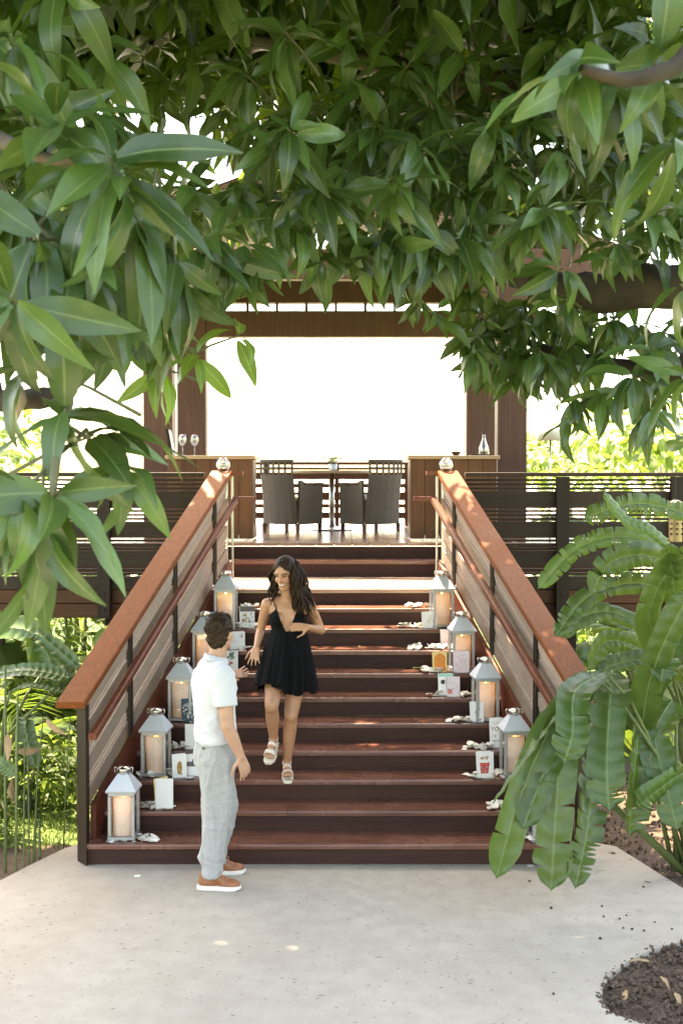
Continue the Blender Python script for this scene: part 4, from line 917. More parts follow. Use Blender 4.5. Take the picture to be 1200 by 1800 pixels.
# canopy above and outside the frame: unseen leaves added to shade patio and steps
ov = []
r_ = random.Random(9)
k = 0
while k < 2700:
    x, y = r_.uniform(-5.0, 5.0), r_.uniform(-8.5, 6.2); z = r_.uniform(5.2, 7.0)
    if y > 5.2: continue
    if lets_sun(Vector((x, y, z))): continue
    g_ = Vector((x, y, z)) - sd * (z / sd.z)
    if g_.y < -7.4 or (g_.y < -5.4 and r_.random() < .4) or abs(g_.x) > 2.9 or g_.y > 3.2: continue
    q = Vector((x, y, z)) - CAM
    py = 900 - FPX * (q.z * math.cos(PITCH) + q.y * math.sin(PITCH)) / max(.3, q.y * math.cos(PITCH) - q.z * math.sin(PITCH))
    if py > 130 and y > -8: continue
    pxx = 600 + FPX * q.x / max(.3, q.y)
    if py > -40 and -4 < y < 1.2 and r_.random() < (.97 if 60 < pxx < 900 else .75): continue
    k += 1; ov.extend([(m, l - base1, s) for m, l, s in whorl(Vector((x, y, z)), (r_.uniform(-.8, .8), r_.uniform(-.8, .8), .5), 11, .46, .12, (50, 105), r_)])
order = sorted(range(len(hero)), key=lambda i: -(hero[i][2] / max(1.0, (hero[i][1] + base1 - CAM).y)))
hero = [hero[i] for i in order]; H1, R1 = split_items(hero, rest, 300)
for it in H1: place_leaf(it, T1, LEAFM)
mass('foliage', R1, GEO, M['mango'], T1, 1); mass('foliage_behind', far, GEO_LO, M['mango_backlit'], T1, 2); mass('shade_foliage_overhead', ov, GEO_OV, M['mango'], T1, 3)

# ---- second mango tree: big near leaves at the left
base2 = Vector((-3.1, -3.2, 0)); T2 = tag(empty('mango_tree', base2), 'mango branch with very large leaves hanging close at the left edge', 'tree')
limb('trunk', [rel(p, base2) for p in [(-3.1, -3.2, -.1), (-3.0, -3.3, 1.3), (-2.8, -3.6, 2.3), (-2.5, -3.9, 3.0)]], [.26, .2, .17, .14], M['bark'], T2, 12)
limb('limb', [rel((-2.85, -3.5, 2.2), base2)] + [rel(at(*q), base2) for q in [(-120, 690, 4.2), (0, 703, 4.1), (70, 700, 4.0), (118, 690, 3.95)]], [.08, .045, .038, .034, .03], M['barkdark'], T2, 10, .06)
limb('limb', [rel((-2.5, -3.9, 3.0), base2)] + [rel(at(*q), base2) for q in [(-300, 300, 4.2), (-60, 240, 3.9), (90, 280, 3.7), (190, 275, 3.6)]], [.09, .05, .03, .018, .01], M['bark'], T2, 8, .05)
limb('limb', [rel(at(118, 690, 3.95), base2)] + [rel(at(*q), base2) for q in [(112, 740, 3.6), (100, 800, 3.4), (92, 868, 3.3)]], [.026, .02, .014, .009], M['twig'], T2, 8, .05)
limb('limb', [rel(at(-60, 240, 3.9), base2)] + [rel(at(*q), base2) for q in [(60, 420, 4.3), (220, 540, 4.7), (345, 620, 5.0)]], [.03, .02, .012, .006], M['twig'], T2, 8, .05)
a = MB(); q = at(38, 700, 3.95) - base2; a.tube([q + Vector((-.02, 0, .03)), q + Vector((.0, -.03, -.01)), q + Vector((-.015, -.04, -.075))], [.028, .026, .012], 9); a.build('broken_stub', M['barkpale'], T2, True)
h2 = []; y2 = []
def h(px, py, d, L, n, ax, droop=.4, spread=(25, 110), tgt=None): hcl(px, py, d, L, n, ax, droop, spread, h2 if tgt is None else tgt, base2, T2)
h(195, 275, 3.55, .36, 12, (.1, -.8, .5), .35, (30, 100)); h(100, 210, 3.7, .36, 10, (-.2, -.5, .8), .2, (20, 90)); h(215, 320, 3.6, .36, 8, (.2, -.6, -.3), .9, (20, 80)); h(60, 420, 3.6, .38, 10, (-.1, -.5, -.1), 1.0, (20, 90)); h(120, 450, 3.7, .38, 9, (.3, -.4, -.3), 1.0, (20, 80)); h(20, 520, 3.4, .38, 8, (-.1, -.6, .2), .7); h(250, 400, 3.8, .36, 8, (.3, -.3, -.5), 1.1, (15, 70)); h(20, 60, 3.8, .36, 8, (0, -.6, .2), .7); h(310, 470, 4.4, .33, 7, (.1, -.3, -.5), 1.0, (15, 70))
h(115, 720, 3.5, .36, 8, (.3, -.7, .3), .35, (40, 105)); h(92, 870, 3.3, .34, 10, (0, -.7, -.1), .6, (35, 110)); h(165, 765, 3.7, .34, 6, (.7, -.5, .2), .45, (15, 70)); h(60, 640, 3.7, .36, 6, (-.5, -.6, .2), .4)
for q in [(20, 470, 3.7, .38, 7), (90, 500, 3.9, .37, 7), (160, 470, 4.0, .36, 7), (230, 480, 4.3, .34, 7), (290, 440, 4.5, .33, 8), (140, 380, 4.2, .35, 8), (270, 340, 4.4, .33, 8), (40, 340, 4.0, .36, 8), (200, 560, 4.4, .33, 5), (300, 560, 4.7, .30, 5)]:
    h(*q, (random.uniform(-.3, .3), -.4, random.uniform(-.8, -.2)), .9, (10, 75))
h(30, 880, 3.25, .36, 7, (-.2, -.6, -.4), .8, (20, 80)); h(75, 930, 3.3, .34, 5, (.1, -.5, -.7), .9, (15, 60)); h(215, 820, 3.6, .30, 6, (.4, -.5, -.3), .7, (15, 75))
h(345, 625, 5.0, .26, 9, (.2, -.6, .1), .45, (30, 110), y2); h(285, 650, 5.1, .24, 5, (-.3, -.6, 0), .6, (30, 100), y2); h(420, 590, 5.1, .22, 4, (.8, -.3, .2), .2, (20, 70), y2)
for it in h2: place_leaf(it, T2, LEAFM)
for it in y2: place_leaf(it, T2, LEAF_BACKLIT)
rr = []
r_ = random.Random(21)
for i in range(26):
    px, py = r_.uniform(-250, 180), r_.uniform(-60, 480); rr.extend([(m, l - base2, s) for m, l, s in whorl(at(px, py, r_.uniform(4.2, 5.4)), (r_.uniform(-.6, .6), -.7, r_.uniform(-.3, .5)), 9, .32, .6, (25, 105), r_)])
mass('foliage', rr, GEO, M['mango'], T2, 5)

# ------------------------------------------------------------------ paddle-leaved plants (bird-of-paradise kind)
def paddle_leaf(pts, wid, side=(1, 0, 0), tears=7, seed=0, cupv=.25, curl=0.0):
    """big leaf along a smooth 3d path (base..tip); split edges; returns MB with uv"""
    r_ = random.Random(seed); P = [Vector(p) for p in pts]; n = 36; path = []
    for i in range(n + 1):
        s = i / n * (len(P) - 1); k = min(int(s), len(P) - 2); t = s - k; p0, p1, p2, p3 = P[max(k - 1, 0)], P[k], P[k + 1], P[min(k + 2, len(P) - 1)]
        path.append(.5 * ((2 * p1) + (-p0 + p2) * t + (2 * p0 - 5 * p1 + 4 * p2 - p3) * t * t + (-p0 + 3 * p1 - 3 * p2 + p3) * t ** 3))
    vs, fs, uv = [], [], []; nu = 4; side = Vector(side)
    tearset = {sgn: sorted(r_.sample(range(4, n - 3), min(int(tears * (.7 if tears < 10 else 1.15)), n - 8))) for sgn in (-1, 1)}
    for sgn in (-1, 1):
        shift = 0.0; segs = [0] + tearset[sgn] + [n]
        for a_, b_ in zip(segs[:-1], segs[1:]):
            drop = r_.uniform(-.06, .30); wseg = r_.uniform(.84, 1.04); b0 = len(vs)
            for i in range(a_, b_ + 1):
                t = i / n; tan = (path[min(i + 1, n)] - path[max(i - 1, 0)]).normalized(); sx = (side - tan * side.dot(tan)).normalized(); nrm = sx.cross(tan)
                w = wid * .5 * min(1, (t / .10) ** .7) * min(1, ((1 - t) / .15) ** .5) * (1 + .05 * math.sin(t * 13 + seed))
                e = (i - a_) / max(1, b_ - a_); nar = 1 - (.05 * abs(2 * e - 1) ** 3 if b_ - a_ > 1 else .06)
                for k in range(nu + 1):
                    u = k / nu; back = tan * (-(u ** 1.2) * wid * .06 + u * u * (.5 - e) * wid * .10 * (1 if len(segs) > 2 else 0))
                    q = path[i] + sx * (sgn * w * u * nar * (1 - (1 - wseg) * u)) + nrm * (w * (cupv * u * (1 - u * .9) * 1.6 + .05 * math.sin(t * 9 + seed) * u - drop * u * u - curl * u * u) + .006 * math.sin(i * 1.9 + u * 2)) + back * (1 if 0 < i < n else .3)
                    vs.append(q); uv.append((.5 + sgn * .5 * u, t))
            for i in range(b_ - a_):
                for k in range(nu):
                    q = b0 + i * (nu + 1) + k; f = (q, q + 1, q + nu + 2, q + nu + 1); fs.append(f if sgn > 0 else f[::-1])
    rib = MB(); rib.tube([p - Vector((0, 0, .004)) for p in path], [max(.0018, .0065 * (1 - i / n)) for i in range(n + 1)], 6)
    return np.array([tuple(v) for v in vs]), np.array(fs), np.array(uv), rib
M['rib'] = plain('pale leaf rib', (.14, .20, .07), .45, 0, .15, 20)
def plant(name, base, label, leaves, stems=(), group=None, mat='paddle', ribm='rib'):
    base = Vector(base); root = tag(empty(name, base), label, 'plant', group)
    for i, L in enumerate(leaves):
        pts, wid, side, tears = L[:4]; kw = L[4] if len(L) > 4 else {}
        V, F, U, rib = paddle_leaf([Vector(p) - base for p in pts], wid, side, tears, hash((name, i, round(base.x, 2))) % 9999 if False else i * 17 + int(abs(base.x) * 31), **kw)
        o = link('leaf', mesh_from('leaf', V, F, U, M[mat]), root); rib.build('midrib', M[ribm], o, True)
        # stalk from the clump base to the start of the blade
        p1 = Vector(pts[0]) - base; a = MB(); b0 = Vector((random.uniform(-.08, .08), random.uniform(-.08, .08), 0)); a.tube([b0, b0 * .6 + Vector((p1.x * .25, p1.y * .25, p1.z * .5)), p1 * .7 + Vector((0, 0, p1.z * .16)), p1], [.018, .015, .012, .009], 7); a.build('stalk', M['cane'], root, True)
    for st in stems:
        a = MB(); a.tube([Vector(p) - base for p in st[0]], st[1], 7); a.build('stem', M['cane'], root, True)
    return root
A = at
SX = (1, 0, 0)
plant('bird_of_paradise', (2.35, -.15, 0), 'large paddle-leaved plant drooping over the right foot of the stairs', [
    ([A(1035, 1180, 7.9), A(968, 1275, 7.6), A(912, 1405, 7.45), A(872, 1545, 7.4)], .21, (.85, .1, .45), 4),
    ([A(1045, 1180, 8.0), A(1005, 1240, 7.7), A(958, 1350, 7.5), A(918, 1458, 7.4)], .22, (.9, .1, .3), 5),
    ([A(1062, 1182, 7.9), A(1010, 1215, 7.5), A(1005, 1290, 7.3), A(990, 1342, 7.25)], .22, SX, 4),
    ([A(1075, 1178, 8.2), A(1070, 1240, 7.9), A(1065, 1340, 7.7), A(1070, 1425, 7.6)], .27, SX, 8),
    ([A(1020, 1250, 8.0), A(985, 1320, 7.7), A(975, 1450, 7.55), A(968, 1566, 7.5)], .25, SX, 7),
    ([A(1060, 1290, 8.1), A(1040, 1380, 7.8), A(1030, 1470, 7.6), A(1010, 1562, 7.5)], .23, (.8, .4, -.2), 12),
    ([A(1130, 1235, 8.3), A(1120, 1300, 8.1), A(1110, 1400, 8.0), A(1105, 1470, 7.95)], .24, (.7, .6, 0), 9, dict(curl=.35)),
    ([A(1065, 1182, 8.1), A(1005, 1220, 7.8), A(945, 1300, 7.5), A(866, 1412, 7.35)], .11, (.6, -.3, .7), 5),
    ([A(1180, 1230, 8.4), A(1150, 1290, 8.2), A(1170, 1380, 8.0), A(1190, 1460, 7.9)], .24, SX, 6),
    ([A(1230, 1340, 8.2), A(1180, 1370, 8.0), A(1140, 1400, 7.9), A(1120, 1420, 7.9)], .18, (.2, 0, 1), 3),
], [([(2.35, -.15, 0), A(1060, 1400, 8.2), A(1050, 1200, 8.1)], [.03, .025, .015]), ([(2.45, -.1, 0), A(1145, 1350, 8.4), A(1130, 1235, 8.3)], [.012, .01, .009])])
plant('bird_of_paradise', (2.75, .9, 0), 'tall paddle-leaved plant with arching torn leaves before the right railing', [
    ([A(1215, 905, 8.6), A(1130, 885, 8.5), A(1070, 895, 8.4), A(1025, 912, 8.35)], .16, (.15, .35, 1), 14),
    ([A(1200, 985, 8.8), A(1110, 945, 8.6), A(1020, 960, 8.5), A(945, 1035, 8.4)], .15, (.3, .3, 1), 12),
    ([A(1195, 1000, 8.7), A(1130, 975, 8.4), A(1070, 990, 8.3), A(1040, 1045, 8.25)], .19, (.5, .2, .9), 6),
    ([A(1190, 1040, 8.9), A(1110, 1025, 8.7), A(1030, 1050, 8.5), A(975, 1120, 8.4)], .16, (.3, .4, 1), 12),
    ([A(1175, 960, 8.3), A(1140, 930, 8.2), A(1100, 915, 8.15), A(1060, 865, 8.1)], .10, (.2, .6, .8), 1),
    ([A(1200, 1120, 8.6), A(1185, 1050, 8.3), A(1180, 1000, 8.2), A(1172, 955, 8.1)], .16, SX, 6),
    ([A(1160, 1150, 8.5), A(1140, 1080, 8.3), A(1175, 1000, 8.2), A(1230, 960, 8.1)], .20, (1, 0, .3), 6),
    ([A(1125, 1290, 8.2), A(1140, 1200, 8.0), A(1175, 1110, 7.9), A(1215, 1040, 7.9)], .22, (.8, 0, -.4), 5),
    ([A(1150, 1110, 8.9), A(1070, 1075, 8.8), A(1010, 1090, 8.7), A(985, 1120, 8.6)], .15, (.3, .5, 1), 5),
    ([A(1140, 1150, 8.8), A(1100, 1130, 8.6), A(1060, 1130, 8.5), A(1030, 1180, 8.4)], .17, (.4, .3, .9), 4),
    ([A(1180, 1180, 8.7), A(1140, 1160, 8.6), A(1090, 1165, 8.5), A(1045, 1185, 8.4)], .14, (.3, .5, 1), 4),
    ([A(1210, 1200, 8.6), A(1180, 1170, 8.4), A(1150, 1200, 8.3), A(1130, 1250, 8.2)], .18, SX, 6),
    ([A(1230, 1090, 8.2), A(1195, 1100, 8.1), A(1170, 1150, 8.0), A(1160, 1200, 7.9)], .2, SX, 5)], 
    [([(2.75, .9, 0), A(1195, 1300, 9.1), A(1200, 1000, 8.9)], [.035, .03, .02])])
plant('bird_of_paradise', (3.0, 2.0, 0), 'paddle-leaved plant in deep shade under the right walkway', [
    ([A(1180, 1200, 10.2), A(1120, 1150, 10.0), A(1060, 1140, 9.9), A(1000, 1165, 9.8)], .2, (.3, .5, 1), 5), ([A(1150, 1260, 10.2), A(1110, 1220, 10.0), A(1080, 1230, 9.9), A(1060, 1290, 9.8)], .2, SX, 5),
    ([A(1190, 1300, 10.2), A(1170, 1270, 10), A(1200, 1240, 9.9), A(1240, 1240, 9.8)], .2, (.3, .5, 1), 5), ([A(1120, 1330, 10.3), A(1090, 1290, 10.2), A(1050, 1300, 10.1), A(1030, 1350, 10)], .18, SX, 4)])
plant('heliconia', (-2.75, 1.1, 0), 'heliconia with broad leaves at the left below the walkway', [
    ([A(-20, 1105, 9.9), A(40, 1105, 9.7), A(75, 1130, 9.6), A(98, 1190, 9.5)], .20, (.6, .3, .8), 4), ([A(70, 1190, 9.6), A(60, 1115, 9.6), A(100, 1140, 9.5), A(140, 1175, 9.4)], .14, (.4, .4, .8), 5),
    ([A(-10, 1185, 9.3), A(40, 1178, 9.2), A(85, 1182, 9.15), A(122, 1192, 9.1)], .14, (.1, .8, .6), 2), ([A(20, 1215, 9.2), A(45, 1205, 9.1), A(80, 1208, 9.05), A(110, 1218, 9.0)], .10, (.1, 1, .3), 1),
    ([A(50, 1255, 9.3), A(45, 1280, 9.2), A(55, 1320, 9.15), A(62, 1350, 9.1)], .15, SX, 2), ([A(-20, 1345, 8.8), A(0, 1340, 8.7), A(14, 1350, 8.65), A(30, 1362, 8.6)], .11, (.3, .4, 1), 1), ([A(0, 1100, 10), A(-20, 1080, 9.9), A(-60, 1090, 9.8), A(-90, 1130, 9.7)], .2, (.3, .5, .8), 6)],
    [([(-2.75, 1.1, 0), A(15, 1290, 9.4), A(85, 1222, 9.1)], [.02, .016, .01]), ([(-2.6, .9, 0), A(30, 1400, 9.2), A(30, 1275, 9.3)], [.018, .015, .012])])
plant('heliconia', (-2.9, 2.6, 0), 'second heliconia further back under the left walkway', [
    ([A(150, 1190, 11.2), A(170, 1130, 11.1), A(215, 1115, 11.0), A(250, 1140, 10.9)], .2, (.2, .5, .9), 5), ([A(90, 1160, 11.2), A(80, 1110, 11.1), A(40, 1100, 11.0), A(10, 1130, 10.9)], .2, (.2, .5, .9), 5), ([A(170, 1250, 11.2), A(180, 1190, 11.1), A(200, 1180, 11.0), A(230, 1200, 10.9)], .18, SX, 4)], mat='bush')

# slender bare canes at the left
cn = tag(empty('cane_clump', (-2.2, .55, 0)), 'clump of slender upright canes at the left edge of the patio', 'plant'); b0 = Vector((-2.2, .55, 0))
for (px, pt, pb, d, r, lean) in [(28, 1220, 1540, 8.6, .013, 4), (42, 1300, 1530, 8.7, .009, 2), (52, 1290, 1520, 8.8, .009, -3), (62, 1310, 1515, 8.85, .008, 6), (10, 1170, 1535, 8.7, .016, 0), (70, 1440, 1510, 8.8, .014, 0), (58, 1260, 1520, 8.8, .008, 18), (112, 1260, 1492, 8.9, .008, 12)]:
    p0 = at_z(px, pb, -.03); a = MB(); a.tube([p0 - b0, at(px + lean * .4, (pt + pb) / 2, d) - b0, at(px + lean, pt, d) - b0], [r * .75, r * .7, r * .55], 7); a.build('cane', M['cane'], cn, True)
# dried hanging leaf husks
for i, (px, py) in enumerate([(14, 1290), (24, 1370), (6, 1400), (82, 1265), (30, 1320)]):
    p = at(px, py, 8.6 + i * .03) - b0; a = MB(); g_ = GEO[i % 10]
    o = link('dry_leaf', mesh_from('dry_leaf', g_[0] * .2, g_[1], g_[2], M['dry']), cn); o.location = p; o.rotation_euler = (R(-80), R(20 * i), R(50 * i))

# ------------------------------------------------------------------ areca palms
def frond_geo(seed, n=30, L=1.0, droop=.9, ll=.34):
    r_ = random.Random(seed); V, F, U = [], [], []
    def P(v): a_ = droop * v; return Vector((0, math.sin(a_) / droop, (-(1 - math.cos(a_)) / droop))) * L
    for i in range(n):
        v = .22 + .78 * i / n
        for s in (-1, 1):
            p = P(v); tan = (P(v + .02) - P(v)).normalized(); l = ll * L * (math.sin(math.pi * (.15 + .8 * (v - .2))) ** .6) * r_.uniform(.85, 1.1); out = (Vector((s, 0, 0)) * .8 + tan * .75 + Vector((0, 0, r_.uniform(.05, .3)))).normalized()
            w = .016 * L; b = len(V); e = p + out * l * .55; t_ = p + out * l + Vector((0, 0, -.28 * l)); sd_ = out.cross(Vector((0, 0, 1))).normalized() * w
            V += [p - sd_ * .4, p + sd_ * .4, e + sd_, e - sd_, t_ + sd_ * .15, t_ - sd_ * .15]; F += [(b, b + 1, b + 2, b + 3), (b + 3, b + 2, b + 4, b + 5)]; U += [(.3, v), (.7, v), (.8, v), (.2, v), (.6, v), (.4, v)]
    for i in range(10):
        v0, v1 = i / 10, (i + 1) / 10; b = len(V); w0 = .012 * L * (1 - v0 * .8); a_, c_ = P(v0), P(v1); V += [a_ - Vector((w0, 0, 0)), a_ + Vector((w0, 0, 0)), c_ + Vector((w0, 0, 0)), c_ - Vector((w0, 0, 0))]; F.append((b, b + 1, b + 2, b + 3)); U += [(.5, v0)] * 4
    return np.array([tuple(v) for v in V]), np.array(F), np.array(U)
FRM = [mesh_from('frond', *frond_geo(i, droop=random.uniform(.6, 1.3)), M['palm']) for i in range(4)]
def areca(loc, h, n, label, fl=1.0, seed=0):
    r_ = random.Random(seed); root = tag(empty('areca_palm', loc), label, 'palm', 'garden palms'); 
    for s in range(3):
        x, y = r_.uniform(-.14, .14), r_.uniform(-.14, .14); top = Vector((x * 2.2, y * 2.2, h * r_.uniform(.8, 1.05))); a = MB(); a.tube([(x, y, -.08), (x * 1.5, y * 1.5, top.z * .5), top], [.035, .03, .022], 8); a.build('stem', M['cane'], root, True)
        for k in range(n // 3):
            az = r_.uniform(0, 6.28); el = r_.uniform(.25, 1.25); d = Vector((math.cos(az) * math.cos(el), math.sin(az) * math.cos(el), math.sin(el))); o = link('frond', r_.choice(FRM), root); o.matrix_basis = Matrix.Translation(top) @ (frame(d, Vector((0, 0, 1)), r_.gauss(0, .2)) * fl * r_.uniform(.8, 1.1)).to_4x4()
for i, (x, y, h_, n, lab, fl) in enumerate([(-3.35, 3.2, .5, 12, 'low feathery palm directly behind the left canes', 1.0), (-3.0, 5.6, 1.1, 15, 'feathery palm under the left walkway beside the post', 1.1), (-4.2, 7.2, 1.6, 15, 'sunlit palm beyond the left walkway', 1.3), (-2.4, 4.6, .35, 12, 'short bright palm just left of the newel post', .8), (-3.0, 1.9, .25, 15, 'bushy young palm on the lawn left of the stairs', .75), (-3.7, 1.2, .55, 15, 'leafy palm at the far left edge by the canes', .85), (-4.4, 4.2, 1.0, 15, 'tall feathery palm at the left edge under the walkway', 1.2),
        (3.9, 7.8, 1.6, 15, 'sunlit palm beyond the right walkway', 1.3), (3.3, 4.6, .7, 12, 'low feathery palm under the right walkway', 1.0), (2.6, 3.9, .3, 9, 'short palm behind the drooping paddle leaves', .8)]): areca((x, y, 0), h_, n, lab, fl, i)

# ------------------------------------------------------------------ garden shrubs and trees behind
def leafy_cloud(rad, n, L, seed, flat=1.0):
    r_ = random.Random(seed); out = []
    lobes = [(Vector((r_.gauss(0, .5), r_.gauss(0, .5), r_.gauss(0, .4))) * rad, rad * r_.uniform(.35, .6)) for _ in range(9)]
    for i in range(n):
        c, rr_ = r_.choice(lobes); d = Vector((r_.gauss(0, 1), r_.gauss(0, 1), r_.gauss(0, 1))).normalized(); p = c + d * rr_ * r_.uniform(.6, 1.05); p.z *= flat
        dd = (d + Vector((r_.gauss(0, .5), r_.gauss(0, .5), r_.gauss(0, .5) - .3))).normalized(); out.append((frame(dd, Vector((0, 0, 1)), r_.gauss(0, .5)), p, L * r_.uniform(.6, 1.2)))
    return out
def cloud_mesh(name, items, seed):
    Vs, Fs, Us, Rs = [], [], [], []; b = 0; r_ = random.Random(seed)
    for m, loc, l in items:
        V, F, U = r_.choice(GEO_LO); Vs.append((V * (l, l, l) * (1.5, 1, 1)) @ np.array(m).T + np.array(loc)); Fs.append(F + b); Us.append(U); Rs.append(np.full(len(V), r_.random())); b += len(V)
    return mesh_from(name, np.concatenate(Vs), np.concatenate(Fs), np.concatenate(Us), M['bush'], np.concatenate(Rs))
CL = [cloud_mesh('crown', leafy_cloud(1.0, 900, .17, i, .8), i) for i in range(3)]
def shrub(x, y, rx, rz, zc, label, i, cat='shrub', trunk=None, name='garden_shrub'):
    root = tag(empty(name, (x, y, 0)), label, cat, 'greenery beyond the walkways'); o = link('crown', CL[i % 3], root); o.location = (0, 0, zc); o.scale = (rx, rx, rz); o.rotation_euler = (0, 0, i * 1.7); tag(o, kind='stuff')
    a = MB(); r0 = trunk or .05; a.tube([(0, 0, -.1), (.05, 0, zc * .5), (0, .05, zc)], [r0, r0 * .8, r0 * .5], 8); a.build('trunk', M['barkpale' if trunk else 'bark'], root, True)
for i, a_ in enumerate([(-5.6, 8.5, 1.3, 1.0, 1.0, 'rounded leafy shrub far under the left walkway'), (-4.0, 9.8, 1.2, .9, .85, 'bright shrub behind the left palms'), (-7.0, 7.0, 1.4, 1.2, 1.1, 'shrub at the far left edge under the walkway'), (-2.6, 11.5, 1.1, .7, .7, 'low bright shrub seen under the left walkway near the stairs'), (-3.4, 1.6, .5, .35, .3, 'low dark shrub at the left behind the canes'), (-3.9, 6.3, 1.0, .75, .75, 'dense bright shrub between the left palms'), (-2.6, 1.6, .45, .42, .34, 'knee-high bright shrub on the lawn by the left newel'), (-3.35, 2.5, .75, .6, .6, 'rounded sunlit shrub behind the left canes'), (-2.45, 3.2, .45, .5, .5, 'narrow shrub under the edge of the left walkway'), (-2.75, .75, .32, .22, .16, 'small leafy ground plant at the left patio edge'), (-3.2, 8.0, .9, .6, 1.1, 'leafy shrub just under the left walkway beam'),
        (5.2, 8.6, 1.3, 1.0, 1.0, 'rounded leafy shrub far under the right walkway'), (3.9, 10.6, 1.1, .8, .8, 'bright shrub behind the right palms'), (6.6, 7.2, 1.3, 1.1, 1.0, 'shrub at the far right edge under the walkway'), (2.9, 12.0, 1.0, .7, .6, 'low bright shrub seen between the right plants')]): shrub(*a_, i)
for i, a_ in enumerate([(6.2, 15.5, 2.1, 1.7, 3.0, 'pale-trunked tree glowing in the sun beyond the right railing'), (8.0, 12.5, 2.0, 1.6, 3.2, 'leafy tree at the right edge beyond the railing'), (5.4, 21.0, 1.7, 1.3, 3.1, 'hazy bright tree farther off right of the lamp'), (-7.2, 13.0, 2.1, 1.6, 3.0, 'leafy tree at the left edge beyond the railing')]): shrub(*a_, i + 3, 'tree', .16, 'garden_tree')
# fallen leaves on the soil at right
for i, (px, py) in enumerate([(1068, 1497), (1105, 1508), (1150, 1492), (1172, 1520), (1165, 1535), (1180, 1505), (1130, 1548), (1160, 1716), (1140, 1690), (1185, 1745), (1100, 1740)]):
    p = at_z(px, py, .012); g_ = GEO[i % 10]; o = link('fallen_leaf', mesh_from('fallen_leaf', g_[0] * random.uniform(.07, .13), g_[1], g_[2], M['dry'])); o.location = p; o.rotation_euler = (random.gauss(0, .1), random.gauss(0, .2), random.random() * 6)
    tag(o, 'dry pale leaf fallen on the soil ' + ('behind the patio corner at right' if py < 1600 else 'of the curved bed at lower right'), 'leaf', 'fallen leaves on the soil ' + ('behind' if py < 1600 else 'in front'))

# tufts of lawn grass at the left, uncountable
gv, gf, gu = [], [], []; r_ = random.Random(77)
for i in range(7000):
    x, y = r_.uniform(-4.4, -1.98), r_.uniform(.5, 4.6); hgt = r_.uniform(.03, .10); an_ = r_.uniform(0, 6.28); w = .004; dx, dy = math.cos(an_) * w, math.sin(an_) * w; lx, ly = r_.gauss(0, .03), r_.gauss(0, .03); b_ = len(gv)
    gv += [(x - dx, y - dy, -.06), (x + dx, y + dy, -.06), (x + dx * .4 + lx, y + dy * .4 + ly, -.06 + hgt), (x - dx * .4 + lx, y - dy * .4 + ly, -.06 + hgt)]; gf.append((b_, b_ + 1, b_ + 2, b_ + 3)); gu += [(.2, 0), (.8, 0), (.7, 1), (.3, 1)]
tag(link('grass', mesh_from('grass', np.array(gv), np.array(gf), np.array(gu), M['palm'], np.repeat(rng.random(7000), 4))), 'short sunlit lawn grass left of the stairs', 'grass', kind='stuff')
# ------------------------------------------------------------------ people
def rcone(mb, p0, r0, p1, r1, seg=14, rings=5):
    p0, p1 = Vector(p0), Vector(p1); t = (p1 - p0); L = t.length; t = t.normalized() if L > 1e-6 else Vector((0, 0, 1))
    ref = Vector((0, 0, 1)) if abs(t.z) < .9 else Vector((1, 0, 0)); nx = t.cross(ref).normalized(); ny = t.cross(nx); pr = []
    for i in range(rings): a = math.pi / 2 * i / rings; pr.append((r0 * math.sin(a), -r0 * math.cos(a)))
    pr.append((r0, 0.0)); pr.append((r1, L))
    for i in range(1, rings + 1): a = math.pi / 2 * i / rings; pr.append((r1 * math.cos(a), L + r1 * math.sin(a)))
    vs = []
    for r, h in pr:
        for k in range(seg): a = 2 * math.pi * k / seg; vs.append(p0 + t * h + (nx * math.cos(a) + ny * math.sin(a)) * max(r, 1e-4))
    n = len(pr); fs = [(i * seg + k, i * seg + (k + 1) % seg, (i + 1) * seg + (k + 1) % seg, (i + 1) * seg + k) for i in range(n - 1) for k in range(seg)]
    fs += [tuple(range(seg))[::-1], tuple(range((n - 1) * seg, n * seg))]; mb.add(vs, fs)
def ellip(mb, c, rad, m=None, seg=18, rings=12):
    c = Vector(c); m = m or Matrix.Identity(3); vs = []
    for i in range(rings + 1):
        a = math.pi * i / rings
        for k in range(seg): b = 2 * math.pi * k / seg; vs.append(c + m @ Vector((rad[0] * max(math.sin(a), .01) * math.cos(b), rad[1] * max(math.sin(a), .01) * math.sin(b), -rad[2] * math.cos(a))))
    fs = [(i * seg + k, i * seg + (k + 1) % seg, (i + 1) * seg + (k + 1) % seg, (i + 1) * seg + k) for i in range(rings) for k in range(seg)]
    fs += [tuple(range(seg))[::-1], tuple(range(rings * seg, (rings + 1) * seg))]; mb.add(vs, fs)
def loft(mb, secs, seg=28, cap=True, pw=2.3):
    """secs: (center, rx, ry, yaw); superellipse rings stacked"""
    vs = []
    for c, rx, ry, yaw in secs:
        for k in range(seg):
            a = 2 * math.pi * k / seg; ca, sa = math.cos(a), math.sin(a); x = rx * math.copysign(abs(ca) ** (2 / pw), ca); y = ry * math.copysign(abs(sa) ** (2 / pw), sa)
            vs.append((c[0] + x * math.cos(yaw) - y * math.sin(yaw), c[1] + x * math.sin(yaw) + y * math.cos(yaw), c[2]))
    n = len(secs); fs = [(i * seg + k, i * seg + (k + 1) % seg, (i + 1) * seg + (k + 1) % seg, (i + 1) * seg + k) for i in range(n - 1) for k in range(seg)]
    if cap: fs += [tuple(range(seg))[::-1], tuple(range((n - 1) * seg, n * seg))]
    mb.add(vs, fs)
